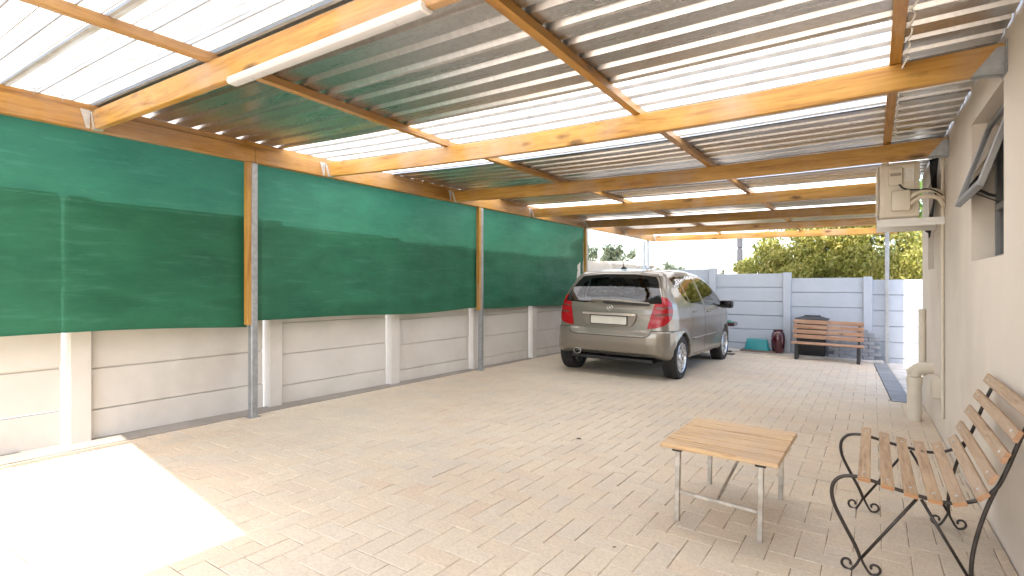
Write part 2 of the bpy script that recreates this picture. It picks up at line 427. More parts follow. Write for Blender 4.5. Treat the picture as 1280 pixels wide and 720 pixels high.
# ------------------------------------------------------------------ precast concrete fences
def fence_side():
    t = thing('concrete_fence', 'pale grey precast concrete fence with posts running below the green shade cloths', 'fence', (FX(1.5), 1.5, 0))
    off = Vector((-t.location.x, -t.location.y, 0))
    for k in range(-3, 8):
        y0, y1 = 1.52 + 1.52 * (k - 1), 1.52 + 1.52 * k   # bay between post k-1 and k
        top = 1.845 - .03 * (k - 1) if k < 5 else 1.71; top = min(top, 1.93)
        if k >= 2: top = [1.79, 1.745, 1.72, 1.70, 1.69, 1.68][k - 2]
        bm = bmesh.new()
        for r in range(6):
            gp = .0035 if (r, k) in ((1, 0),) else .0004
            z1 = top - .309 * (5 - r) - gp; z0 = max(top - .309 * (6 - r), gz(-4.7, y0) - .06) + gp
            if z1 - z0 < .03: continue
            jx = random.uniform(-.004, .004)
            a, b = y0 + .05, y1 - .100
            M = Matrix.Translation(off + Vector((FX((y0 + y1) / 2) + jx, 0, 0))) @ Matrix.Translation((0, (a + b) / 2, 0)) @ Matrix.Rotation(-.026, 4, 'Z')
            box(bm, -.05, 0, -(b - a) / 2, (b - a) / 2, z0 + .003, z1 - .003, .005, M)
            if r and gp < .001: box(bm, -.04, -.016, -(b - a) / 2 + .004, (b - a) / 2 - .004, z0 - .006, z0 + .006, 0, M)
        M = Matrix.Translation(off + Vector((FX((y0 + y1) / 2), 0, 0))) @ Matrix.Translation((0, (y0 + y1) / 2, 0)) @ Matrix.Rotation(-.026, 4, 'Z')
        box(bm, -.055, .004, -.69, .64, top + .008, top + .02, .002, M)  # thin coping above a slit, added so a light line shows through the cloth
        for q in (-.5, .45): box(bm, -.03, -.02, q, q + .03, top - .004, top + .0085, 0, M)
        obj('panel', bm, m_precast, t)
        bm = bmesh.new(); M = Matrix.Translation(off + Vector((FX(y1), y1, 0))) @ Matrix.Rotation(-.026, 4, 'Z')
        box(bm, -.09, .055, -.068, .068, gz(-4.7, y1) - .1, top + .004, .008, M)
        obj('post', bm, m_precast, t)
fence_side()

def fence_back():
    t = thing('concrete_fence', 'blue grey precast concrete fence across the back of the yard, stepping down', 'fence', (-2, 11.2, 0))
    off = Vector((2, -11.2, 0))
    xsb = [-6.35, -4.8, -3.25, -2.66, -1.345, -.08, 1.25, 2.6]; tops = [1.66, 1.62, 1.56, 1.565, 1.46, 1.37, 1.325, 1.30]
    xsb = [-5.3, -4.0, -2.665, -1.33, -.075, 1.25, 2.6]; tops = [1.62, 1.585, 1.555, 1.455, 1.365, 1.33, 1.30]
    for i, x in enumerate(xsb):
        top = tops[i]
        bm = bmesh.new(); box(bm, x - .066, x + .066, 11.2 - .055, 11.2 + .09, gz(x, 11.2) - .1, top + .012, .008, Matrix.Translation(off)); obj('post', bm, m_precast_b, t)
        if i + 1 < len(xsb):
            bm = bmesh.new(); tp = tops[i + 1]
            for r in range(6):
                z1 = tp - .268 * (5 - r) - .0003; z0 = tp - .268 * (6 - r) + .0003
                jy = random.uniform(-.004, .004)
                if z1 < gz(x, 11.2) - .02: continue
                box(bm, x + .062, xsb[i + 1] - .062, 11.2 + jy, 11.25 + jy, z0 + .005, z1 - .005, .005, Matrix.Translation(off))
                if r: box(bm, x + .064, xsb[i + 1] - .064, 11.222, 11.242, z0 - .008, z0 + .008, 0, Matrix.Translation(off))
            obj('panel', bm, m_precast_b, t)
fence_back()

# ------------------------------------------------------------------ carport
cp = thing('carport', 'open carport of varnished pine rafters under ribbed metal and translucent roof sheets', 'carport', (-2, 5, 0))
OFF = Vector((2, -5, 0))
RY = [1.51 + 1.93 * k for k in range(7)]; SAG = [0, .05, .04, .02, .01, 0, 0]
XL, XR = -4.515, .515
def sag(y): return float(np.interp(y, RY, SAG))
def ztop(x, y):
    t = min(max((x - XL) / (XR - XL), 0), 1); return 2.445 - .06 * t - sag(y) * 4 * t * (1 - t)
def cpobj(name, bm, mat, parent=None, smooth=False):
    for v in bm.verts: v.co += OFF
    return obj(name, bm, mat, parent or cp, smooth)
# edge beam
bm = bmesh.new()
for y0, y1 in ((-1.0, 2.69), (2.692, 8.99), (8.992, 13.17)): box(bm, -4.582, -4.518, y0, y1 - .001, 2.312, 2.444, .004)
cpobj('edge_beam', bm, m_pine_y)
# rafters with their hangers
for k, y in enumerate(RY):
    xe = WX(y) - .002 if y < 7.3 else .40
    bm = bmesh.new(); n = 24; rings = []
    for i in range(n + 1):
        x = XL + (xe - XL) * i / n; zt = ztop(x, y) - .001; zb = zt - .135; c = .004; h = .0225
        P = [(-h + c, zb), (h - c, zb), (h, zb + c), (h, zt - c), (h - c, zt), (-h + c, zt), (-h, zt - c), (-h, zb + c)]
        rings.append([bm.verts.new((x, y + a, b)) for a, b in P])
    for a, b in zip(rings, rings[1:]):
        for q in range(8): bm.faces.new((a[q], b[q], b[(q + 1) % 8], a[(q + 1) % 8]))
    bm.faces.new(rings[0]); bm.faces.new(rings[-1][::-1])
    r = cpobj('rafter', bm, m_pine_x)
    bm = bmesh.new()                        # galvanised hanger: a tapering strap folded round the end
    for s in (-1, 1):
        zt = ztop(XL, y)
        pts = [(XL + .002, zt - .01), (XL + .025, zt - .01), (XL + .075, zt - .137), (XL + .05, zt - .139)]
        prism(bm, pts, (0, y + s * .0245 + (.0 if s > 0 else -.0025), 0), (1, 0, 0), (0, 0, 1), -.0025)
    prism(bm, [(y - .085, zt + .0), (y - .028, zt + .0), (y - .028, zt - .125), (y - .05, zt - .128)], (XL + .0005, 0, 0), (0, 1, 0), (0, 0, 1), .0025)
    box(bm, XL + .03, XL + .09, y - .027, y + .027, ztop(XL, y) - .1405, ztop(XL, y) - .138)
    cpobj('hanger', bm, m_galv_dull, r)
    if y < 7.3:
        bm = bmesh.new(); zt = ztop(xe, y)
        for s in (-1, 1):
            pts = [(xe - .004, zt - .02), (xe - .004, zt - .152), (xe - .125, zt - .14), (xe - .03, zt - .02)]
            prism(bm, pts, (0, y + s * .0245 + (.0025 if s > 0 else 0), 0), (1, 0, 0), (0, 0, 1), .0025)
        box(bm, xe - .12, xe - .003, y - .027, y + .027, zt - .1425, zt - .139)
        box(bm, xe - .003, xe + .001, y - .06, y + .06, zt - .152, zt + .0)
        cpobj('hanger', bm, m_galv, r)
# battens over the rafters
def batten(x, y0, y1, w=.05):
    bm = bmesh.new(); n = int((y1 - y0) / .25); rings = []
    for i in range(n + 1):
        y = y0 + (y1 - y0) * i / n; z0 = ztop(x, y) + .0005
        rings.append([bm.verts.new((x + a, y, z0 + b)) for a, b in ((-w / 2, 0), (w / 2, 0), (w / 2, .046), (-w / 2, .046))])
    for a, b in zip(rings, rings[1:]):
        for q in range(4): bm.faces.new((a[q], a[(q + 1) % 4], b[(q + 1) % 4], b[q]))
    bm.faces.new(rings[0][::-1]); bm.faces.new(rings[-1])
    return cpobj('batten', bm, m_pine_y)
BX = [-2.95, -1.30, .095]
for x in BX: batten(x, .05 if x < -2 else -1.2, 13.1)
bm = bmesh.new(); box(bm, -4.572, -4.528, -.9, 13.1, 2.4455, 2.490)
cpobj('batten', bm, m_pine_y)
# posts: steel tube plus the pine batten that holds the cloth
for k, y in enumerate([-.64, 2.69, 6.02, 9.35, 12.75]):
    bm = bmesh.new(); g = gz(-4.55, y)
    box(bm, -4.585, -4.525, y - .03, y + .03, g - .05, 2.3115, .006)
    if k < 4: box(bm, -4.603, -4.515, y - .048, y + .048, g - .02, g + .02)
    if k == 4: box(bm, -4.70, -4.64, y + .02, y + .08, g - .05, 2.3115, .006)
    p = cpobj('post', bm, m_galv)
    if 0 < k < 4:
        bm = bmesh.new(); box(bm, -4.578, -4.524, y - .071, y - .0315, .885 if k < 3 else .86, 2.311, .003); cpobj('cloth_batten', bm, m_pine_z, p)
bm = bmesh.new(); g = gz(.19, 11.12); box(bm, .165, .225, 11.06, 11.12, g - .05, 2.235, .006); cpobj('post', bm, m_galv)

def roof_sheet(name, y0, y1, x0, x1, mat, pitch, lift=0, yfun=None, label=None):
    bm = bmesh.new(); prof = []; y = y0
    hh = .032 if mat is not m_trans_old else .016
    while y < y1 - .001:
        pr_ = ((0, 0), (.66, 0), (.745, hh), (.915, hh)) if mat is m_sheet else ((0, 0), (.035, 0), (.53, 0), (.56, 0), (.65, hh), (.66, hh), (.90, hh), (.935, hh * .55), (.985, .004))
        for f, z in pr_:
            prof.append((min(y + f * pitch, y1), z))
        y += pitch
    prof.append((y1, 0)); prof.append((y1 + .012, -.006)); prof.append((y1 + .035, -.006))
    n = max(6, int((x1 - x0) / .25)); cols = []
    for i in range(n + 1):
        x = x0 + (x1 - x0) * i / n
        col = []
        for yy, z in prof:
            y2 = yy
            if yfun: y2 = max(yy, yfun(x))
            col.append(bm.verts.new((x, y2, ztop(x, min(max(yy, 1.5), 11)) + .0475 + z + lift + .004 * (yy - y0) + .0015 * math.sin(x * 3 + yy * 5))))
        cols.append(col)
    for a, b in zip(cols, cols[1:]):
        for j in range(len(a) - 1):
            if (a[j].co - a[j + 1].co).length < 1e-6 and (b[j].co - b[j + 1].co).length < 1e-6: continue
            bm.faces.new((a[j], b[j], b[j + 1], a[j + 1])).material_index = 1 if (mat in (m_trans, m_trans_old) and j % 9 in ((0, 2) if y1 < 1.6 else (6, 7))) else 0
    o = cpobj(name, bm, [mat, m_ribshade] if mat in (m_trans, m_trans_old) else mat)
    if label: o['label'] = label
    return o
def wallend(y): return WX(y) - .012 if y < 7.2 else .43
fe = lambda x: -.085 + .15 * (-2.48 - x)  # unseen front edge, slanted to shape the sun patch
for a, b in ((-.12, .55), (.553, 1.03), (1.033, 1.51)):
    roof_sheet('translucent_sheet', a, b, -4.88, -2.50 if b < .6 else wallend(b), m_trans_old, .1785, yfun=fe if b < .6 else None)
roof_sheet('translucent_sheet', -1.9, -.2, -2.50, WX(0) - .02, m_trans, .178); roof_sheet('translucent_sheet', -.198, .55, -2.498, WX(0) - .02, m_trans, .178)  # unseen roof step, added to bound the sun patch and brighten inside
for a, b, kind in ((1.513, 2.22, 'm'), (2.223, 2.93, 'm'), (2.933, 3.62, 't'), (3.623, 4.33, 't'), (4.333, 5.04, 'm'), (5.043, 5.75, 'm'), (5.753, 6.46, 't'), (6.463, 7.17, 'm'), (7.173, 7.88, 't'),  # some translucent ones, hidden behind rafters, are added to brighten the interior
                   (7.883, 8.6, 'm'), (8.603, 9.3, 'm'), (9.303, 10.0, 't'), (10.003, 10.6, 't'), (10.603, 11.3, 'm'), (11.303, 12.2, 'm'), (12.203, 13.1, 't')):
    if kind == 'm': roof_sheet('roof_sheet', a, b, -4.88, wallend(a), m_sheet, (b - a) / 4)
    else:
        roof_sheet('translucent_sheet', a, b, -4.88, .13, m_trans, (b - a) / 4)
        roof_sheet('roof_sheet', a, b, .10, wallend(a), m_sheet, (b - a) / 4, lift=.006)
# roofing nails that poke past the near battens
for x, y in [(-2.99, .80), (-3.0, .95), (-2.985, 1.12), (-2.99, 1.33), (-2.0, 1.45), (-4.50, 1.18), (-4.505, 1.33), (-4.5, 1.0)]:
    bm = bmesh.new(); z = ztop(x, 1.5) - (0 if x > -4 else 0)
    tube(bm, [(x - .012, y, z + .02), (x - .012, y, z + .062)], .0022, 6); tube(bm, [(x - .012, y, z + .0605), (x - .012, y, z + .063)], .009, 8)
    cpobj('roofing_nail', bm, m_galv)

# ------------------------------------------------------------------ shade cloths
def cloth(y0, y1, zb, label, seed):
    bm = bmesh.new(); ny = max(20, int((y1 - y0) / .05)); nz = 30; rows = []
    for i in range(ny + 1):
        u = i / ny; y = y0 + (y1 - y0) * u; row = []
        for j in range(nz + 1):
            w = j / nz
            b = zb(u) + .010 * math.sin(9 * u + seed)
            z = b + (2.345 - b) * w
            slack = 4 * w * (1 - w) * .018 * (1 + .6 * math.sin(5 * u + seed)) * min(1, 5 * u, 5 * (1 - u))
            p = Vector((y * 1.6, z * 1.6, seed))
            wr = mnoise.noise(p) * .02 + mnoise.noise(Vector((y * 2.2 + z * 3.0, z * 6 - y * 1.2, seed + 4))) * .013
            lowfold = math.exp(-((w - .10 - .07 * mnoise.noise(Vector((y * 1.4, 0, seed)))) / .035) ** 2) * .014 * (mnoise.noise(Vector((y * 1.1, 3, seed))) + .3)
            x = -4.598 + slack + (wr + lowfold) * min(1, 8 * w + .4, 9 * (1 - w) + .05)
            row.append(bm.verts.new((x, y, z)))
        rows.append(row)
    for a, b in zip(rows, rows[1:]):
        for j in range(nz): bm.faces.new((a[j], b[j], b[j + 1], a[j + 1]))
    o = obj('shade_cloth', bm, m_cloth, None, 'all')
    bm = bmesh.new()
    tube(bm, catmull([rows[i][0] if False else Vector((-4.598 + .003, y0 + (y1 - y0) * i / 24, zb(i / 24) + .010 * math.sin(9 * i / 24 + seed) + .004)) for i in range(25)], 2), .005, 6)
    h = obj('hem', bm, m_cloth, o)
    tag(o, label, 'shade cloth', 'green shade cloths along the fence')
cloth(-.58, 2.655, lambda u: .955 - .085 * u, 'green shade cloth nearest the sunlit paving, cut off by the photo edge', 1.3)
cloth(2.735, 5.985, lambda u: .925 - .015 * u - .02 * math.sin(PI * u), 'wrinkled green shade cloth in the middle, between two steel posts with pine battens', 5.1)
cloth(6.06, 9.315, lambda u: .905 - .04 * u, 'green shade cloth behind the parked car, farthest along the fence', 9.7)

# ------------------------------------------------------------------ strip lamp
lt = thing('strip_lamp', 'long white fluorescent batten lamp under the nearest pine rafter', 'lamp', (-2.05, 1.495, 2.281))
bm = bmesh.new(); box(bm, -.665, .665, -.030, .030, -.012, .006, .003); obj('base_tray', bm, m_white_pl, lt)
LPF = [(-.032, -.012), (-.031, -.018), (-.024, -.027), (-.018, -.029), (.018, -.029), (.024, -.027), (.031, -.018), (.032, -.012)]
bm = bmesh.new(); rings = []
for x in (-.655, .655):
    rings.append([bm.verts.new((x, a, b)) for a, b in LPF])
for k in range(len(LPF) - 1): bm.faces.new((rings[0][k], rings[1][k], rings[1][k + 1], rings[0][k + 1]))
obj('diffuser', bm, m_diffuser, lt, 30)
for s in (-1, 1):
    bm = bmesh.new(); pts = [(a * 1.05, b * 1.05 + .002) for a, b in LPF]
    prism(bm, pts, (s * .655 - .008, 0, 0), (0, 1, 0), (0, 0, 1), .02, 0); obj('end_cap', bm, m_white_pl, lt)
bm = bmesh.new()                            # twisted flex along the right-hand batten
P = [(.135 + .012 * math.sin(k * 1.9), 2.6 + k * .05, ztop(.13, 2.6 + k * .05) - .012 - .022 * (math.sin(k * .9) ** 2)) for k in range(50)]
tube(bm, catmull(P, 3), .0045, 6)
tag(obj('electric_flex', bm, m_wire, None, 'all'), 'white twisted electric flex hanging along the batten nearest the house wall', 'cable')

# ------------------------------------------------------------------ house
hs = thing('house', 'cream plastered house wall with an open awning window, right of the carport', 'house', (WX(3), 3, 0))
HO = Vector((-WX(3), -3, 0))
def wall_piece(bm, y0, y1, z0, z1, th=.22, inset=0):
    vs = []
    for z in (z0, z1):
        for dx, y in ((inset, y0), (th, y0), (th, y1), (inset, y1)): vs.append(Vector((WX(y) + dx, y, z)) + HO)
    quads(bm, vs, BOXF)
W1 = (3.47, 4.355, 1.38, 2.225); W2 = (6.33, 6.83, 1.385, 2.225); HT = 2.72
bm = bmesh.new()
ysegs = [(-3.5, W1[0], None), (W1[0], W1[1], W1), (W1[1], W2[0], None), (W2[0], W2[1], W2), (W2[1], 7.385, None)]
for a, b, w in ysegs:
    if w is None: wall_piece(bm, a, b, -.3, HT)
    else: wall_piece(bm, a, b, -.3, w[2]); wall_piece(bm, a, b, w[3], HT)
bmesh.ops.remove_doubles(bm, verts=bm.verts[:], dist=.0005)
for f in [f for f in bm.faces]: pass
# delete coincident inner faces left by the merge
seen = {}
for f in list(bm.faces):
    key = tuple(sorted(v.index for v in f.verts)) if False else tuple(sorted((round(v.co.x, 3), round(v.co.y, 3), round(v.co.z, 3)) for v in f.verts))
    seen.setdefault(key, []).append(f)
dele = [f for fs in seen.values() if len(fs) > 1 for f in fs]
if dele: bmesh.ops.delete(bm, geom=dele, context='FACES_ONLY')
box(bm, WX(7.385) + .2205, 5.5, 7.165, 7.385, -.3, HT, 0, Matrix.Translation(HO))
box(bm, WX(-3.5) + .2205, 5.5, -3.5, -3.28, -.3, HT, 0, Matrix.Translation(HO))
box(bm, 5.5, 5.72, -3.5, 7.385, -.3, HT, 0, Matrix.Translation(HO))
obj('wall', bm, m_plaster, hs)
bm = bmesh.new(); box(bm, .46 + 0, 5.9, -3.7, 7.42, HT + .002, HT + .12, 0, Matrix.Translation(HO)); obj('roof', bm, m_roofgrey, hs)
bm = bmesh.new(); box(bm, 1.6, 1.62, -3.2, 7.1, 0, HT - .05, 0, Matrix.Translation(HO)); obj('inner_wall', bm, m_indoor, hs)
def window(w, openang):
    y0, y1, z0, z1 = w; xf = WX((y0 + y1) / 2) + .10
    fr = bmesh.new(); T = Matrix.Translation(HO); e = .035
    zm = z0 + (z1 - z0) * .38
    box(fr, xf, xf + .045, y0, y0 + e, z0, z1, .004, T); box(fr, xf, xf + .045, y1 - e, y1, z0, z1, .004, T)
    box(fr, xf + .001, xf + .044, y0 + e, y1 - e, z0, z0 + e, .004, T); box(fr, xf + .001, xf + .044, y0 + e, y1 - e, z1 - e, z1, .004, T)
    box(fr, xf + .001, xf + .044, y0 + e, y1 - e, zm - .02, zm + .02, .004, T)
    f = obj('window', fr, m_alu, hs)
    bm = bmesh.new(); box(bm, xf + .02, xf + .026, y0 + e, y1 - e, z0 + e, zm - .02, 0, T)
    obj('pane', bm, m_glass, f)
    L = z1 - zm - .01                       # top-hung sash, pushed open
    M = T @ Matrix.Translation((xf - .004, 0, z1 - .02)) @ Matrix.Rotation(openang, 4, 'Y')
    s = bmesh.new(); q = .042
    box(s, -.032, 0, y0 + .015, y0 + .015 + q, -L, 0, .004, M); box(s, -.032, 0, y1 - .015 - q, y1 - .015, -L, 0, .004, M)
    box(s, -.031, -.001, y0 + .015 + q, y1 - .015 - q, -q, 0, .004, M); box(s, -.031, -.001, y0 + .015 + q, y1 - .015 - q, -L, -L + q, .004, M)
    obj('sash', s, m_alu, f)
    p = bmesh.new(); box(p, -.018, -.013, y0 + .015 + q, y1 - .015 - q, -L + q, -q, 0, M); obj('sash_pane', p, m_glass, f)
    if openang > .1:
        st = bmesh.new(); a = M @ Vector((-.01, y1 - .05, -L * .8)); b = T @ Vector((xf + .01, y1 - .06, zm + .03)); bar(st, a, b, .012, .006); obj('stay', st, m_black, f); st = bmesh.new()
        a = M @ Vector((.0, (y0 + y1) / 2, -L + .02)); b = a + Vector((.10, .03, -.01)); tube(st, catmull([a, a + Vector((.03, .0, .02)), a + Vector((.07, .02, .0)), b], 4), .008, 6)
        obj('handle', st, m_black, f)
window(W1, .31); window(W2, .05)

# ------------------------------------------------------------------ air conditioner on its bracket
ac = thing('air_conditioner', 'cream air conditioner outdoor unit on wall brackets by the last rafters', 'air conditioner', (.18, 5.52, 1.80))
bm = bmesh.new(); box(bm, -.135, .137, 0, .76, 0, .455, .014, seg=2); obj('casing', bm, m_ac, ac, 30)
bm = bmesh.new()
box(bm, -.105, .105, -.007, -.0005, .02, .435, .003)
obj('service_panel', bm, m_ac, ac)
bm = bmesh.new(); box(bm, -.075, .025, -.030, -.0075, .26, .405, .006); box(bm, -.045, .005, -.034, -.0305, .375, .392, .002)
h = obj('valve_handle', bm, m_ac, ac)
bm = bmesh.new(); box(bm, -.062, .014, -.0335, -.0308, .338, .362); obj('grip_slot', bm, m_ac_dark, h)
bm = bmesh.new(); box(bm, -.055, .075, -.062, -.0075, .045, .215, .012, seg=2); obj('valve_cover', bm, m_ac, ac, 30)
bm = bmesh.new(); box(bm, .04, .100, -.0095, -.0075, .29, .40); obj('sticker', bm, m_label, ac)
bm = bmesh.new(); box(bm, -.158, -.1365, .02, .74, .02, .44, .012); obj('fan_grille', bm, m_ac, ac)
for y in (.06, .62):
    bm = bmesh.new(); x1 = WX(5.52 + y) - .18
    box(bm, -.155, x1 - .0005, y - .02, y - .017, -.075, -.012); box(bm, -.155, x1 - .0005, y - .0165, y + .025, -.016, -.0125)
    box(bm, -.155, x1 - .0005, y - .026, y - .0205, -.049, -.038)
    obj('bracket', bm, m_white_pl, ac)
for i, (dz, dx) in enumerate(((.165, .02), (.115, .0))):
    bm = bmesh.new()
    tube(bm, catmull([(.072, -.035, dz - .02), (.12, -.06, dz + .02), (.19, -.055, dz + .035), (.255, -.03, dz + .015), (.285, .0, dz - .03), (.298, .04, dz - .045)], 6), .017, 10)
    obj('pipe', bm, m_insul, ac, 'all')
bm = bmesh.new(); tube(bm, catmull([(.0, -.034, .265), (.02, -.045, .235), (.06, -.04, .215), (.12, -.07, .205), (.2, -.075, .20), (.27, -.04, .16), (.3, .03, .12)], 6), .006, 6); obj('power_cable', bm, m_cable, ac, 'all')
bm = bmesh.new()
for k in range(5):
    o = k * .011
    tube(bm, catmull([(WX(5.75) - .03 - o, 5.75 + o, 2.30), (WX(5.8) - .035 - o * .6, 5.80, 2.17 - .02 * k), (WX(5.95) - .025, 5.93 + o, 2.05), (WX(6.2) - .02, 6.15 + o * 2, 1.93), (WX(6.3) - .02 - o, 6.3, 1.80 - o), (WX(6.35) - .03, 6.38, 1.68 + o)], 6), .0075, 6)
tag(obj('cable_bundle', bm, m_cable, None, 'all'), 'loose bundle of black cables on the wall behind the air conditioner', 'cable')
bm = bmesh.new(); x = WX(5.58) - .014
tube(bm, [(x, 5.58, .15), (x, 5.58, 2.26)], .0125, 12); tube(bm, [(x, 5.58, 2.17), (x, 5.58, 2.30)], .019, 12)
for z in (.4, 1.1, 1.75): box(bm, x - .004, WX(5.58) - .0005, 5.56, 5.60, z, z + .016)
tag(obj('conduit', bm, m_pvc, None, 35), 'thin vertical cream conduit pipe fixed to the house wall', 'conduit')
eb = thing('junction_box', 'small cream electrical box low on the house wall beside the drain pipe', 'electrical box', (WX(5.9), 5.9, .36))
bm = bmesh.new(); box(bm, -.065, -.0005, -.13, .13, -.085, .085, .006); obj('casing', bm, m_pvc, eb)
bm = bmesh.new(); box(bm, -.074, -.0655, -.125, .125, -.08, .08, .004); obj('lid', bm, m_pvc, eb)
dp = thing('drain_pipe', 'fat cream drain pipe with an elbow standing against the house wall', 'pipe', (.325, 6.36, gz(.32, 6.36)))
bm = bmesh.new(); tube(bm, [(0, 0, -.02), (0, 0, .415)], .058, 24); obj('stack', bm, m_pvc, dp, 35)
bm = bmesh.new(); tube(bm, [(0, 0, .36), (0, 0, .425)], .064, 24); obj('socket', bm, m_pvc, dp, 35)
bm = bmesh.new(); tube(bm, catmull([(0, 0, .425), (0, .005, .47), (.04, .012, .505), (.09, .015, .512), (WX(6.37) - .326, .018, .512)], 6), .055, 20); obj('elbow', bm, m_pvc, dp, 'all')
bm = bmesh.new(); M = Matrix.Translation((-.028, -.002, .50)) @ Matrix.Rotation(-.7, 4, 'Y'); box(bm, -.045, .045, -.045, .045, -.02, .012, .006, M); obj('access_cap', bm, m_pvc, dp)
bm = bmesh.new(); x = WX(7.0) - .034; tube(bm, [(x, 7.0, .30), (x, 7.0, .985)], .031, 16); box(bm, x, WX(7) - .0005, 6.98, 7.02, .8, .83)
tag(obj('vent_pipe', bm, m_pvc, None, 35), 'short upright cream pipe behind the fat drain pipe at the house corner', 'pipe')

for i, (x, y, rz, lab) in enumerate(((-1.93, 3.83, .4, 'dry brown leaf lying alone on the paving mid yard'), (-2.02, 3.72, 1.9, 'tiny curled leaf beside the dry brown leaf on the paving'), (-1.0, 2.35, .9, 'small brown leaf on the paving in front of the coffee table'))):
    bm = bmesh.new(); sc_ = (.026, .014, .012)[i]
    ps = [(-1, 0, .1), (-.3, -.45, .35), (.5, -.3, .3), (1, 0, .05), (.5, .3, .35), (-.3, .45, .3)]
    vv = [bm.verts.new((a * sc_, b * sc_, c * sc_ + .003)) for a, b, c in ps]; m0 = bm.verts.new((0, 0, .003))
    for k in range(6): bm.faces.new((vv[k], vv[(k + 1) % 6], m0))
    o = obj('fallen_leaf', bm, m_board); o.location = (x, y, gz(x, y) + .0135); o.rotation_euler = (0, .0167, rz); tag(o, lab, 'leaf')
# ------------------------------------------------------------------ coffee table
tb = thing('coffee_table', 'low slatted timber coffee table on thin steel legs on the paving', 'table', (-.645, 3.09, gz(-.645, 3.09)), (-.0082, .0167, -.012))
def tl(x, y, z): return Vector((x + .645, y - 3.09, z))
LX = (-.85, -.45); LY = (2.825, 3.47); TT = .425
for x in LX:
    for y in LY:
        bm = bmesh.new(); a = tl(x, y, .012); bar(bm, a, tl(x, y, TT - .047), .024, .024, .002, up=(0, 1, 0))
        obj('leg', bm, m_tablesteel, tb)
bm = bmesh.new(); bar(bm, tl(LX[0] + .0125, LY[0], .165), tl(LX[1] - .0125, LY[0], .155), .016, .018, .002); obj('stretcher', bm, m_tablesteel, tb)
bm = bmesh.new(); bar(bm, tl(LX[0] + .0125, LY[1], .27), tl(LX[1] - .0125, LY[1], .265), .006, .032, .001); bar(bm, tl(LX[0] + .0125, LY[1] + .012, .2835), tl(LX[1] - .0125, LY[1] + .012, .2785), .018, .004)
rl = obj('stretcher', bm, m_tablesteel, tb)
bm = bmesh.new()
for k in range(5):
    x = LX[0] + .06 + k * .07; lathe(bm, [(0, 0), (.006, 0), (.006, .002), (0, .002)], 10, Matrix.Translation(tl(x, LY[1] - .0032, .268)) @ Matrix.Rotation(PI / 2, 4, 'X'))
obj('bolt', bm, m_black, rl)
bm = bmesh.new(); bar(bm, tl(-.65, LY[0] + .01, .166), tl(-.65, LY[1] - .006, .275), .012, .012, .001); obj('brace', bm, m_tablesteel, tb)
for x in LX:
    bm = bmesh.new(); box(bm, x + .645 - .025, x + .645 + .025, LY[0] - 3.09 - .03, LY[1] - 3.09 + .03, TT - .046, TT - .026, .003); obj('bearer', bm, m_trim, tb)
y = 2.755; ws = (.112, .108, .118, .112, .110, .108)
for k, w in enumerate(ws):
    bm = bmesh.new(); a = random.uniform(-.0015, .0015)
    box(bm, -.282, .278, y - 3.09 + .006, y + w - 3.09 - .006, TT - .025 + a, TT + a, .003); obj('slat', bm, m_table, tb); y += w

# ------------------------------------------------------------------ wrought-iron bench by the wall
ib = thing('garden_bench', 'curly wrought iron garden bench with curved timber slats against the house wall', 'bench', (.15, 3.17, 0))
def spiral(cx, cz, r0, a0, turns, sgn, n=16):
    return [(cx + r0 * (1 - .72 * k / n) * math.cos(a0 + sgn * 2 * PI * turns * k / n), cz + r0 * (1 - .72 * k / n) * math.sin(a0 + sgn * 2 * PI * turns * k / n)) for k in range(n + 1)]
def frame(y, top):
    g = gz(.1, y) + .005
    bm = bmesh.new()
    T = lambda pts: [(x - .15, y - 3.17, max(z, g + .012)) for x, z in pts]
    r = .0078
    # one rod: back upright, seat rail with its dip, front roll, front leg
    rod = top + [(.427, .523), (.396, .445), (.355, .400), (.312, .374), (.245, .357), (.165, .364), (.071, .379), (-.005, .396), (-.062, .403), (-.119, .390), (-.150, .345), (-.146, .275), (-.108, .188), (-.066, .105), (-.045, .05)]
    tube(bm, catmull(T(rod), 5), r, 8)
    back = [(.396, .445), (.368, .36), (.343, .262), (.327, .172), (.322, .10), (.325, .05)]
    tube(bm, catmull(T(back), 5), r, 8)
    tube(bm, T([(.150, .352), (-.045, .05)]), r * .8, 8); tube(bm, T([(.165, .352), (.322, .06)]), r * .8, 8)
    f = lambda cx, s: catmull(T([(cx, .06), (cx + s * .012, .028), (cx + s * .035, g + .014)] + [(cx + s * (.048 + dx), g + .040 + dz) for dx, dz in [(.026 * (1 - .65 * k / 11) * math.sin(.3 + 4.9 * k / 11), -.026 * (1 - .65 * k / 11) * math.cos(.3 + 4.9 * k / 11)) for k in range(12)]]), 3)
    for cx in (-.045, .323):
        for s in (-1, 1): tube(bm, f(cx, s), r * .72, 7)
    return obj('frame', bm, m_iron, ib, 'all')
TOP = [(.545, .80), (.505, .715), (.469, .637)]
TOPB = [(.508, .765), (.49, .715), (.462, .637)]
frame(2.78, TOPB); frame(3.57, TOPB)
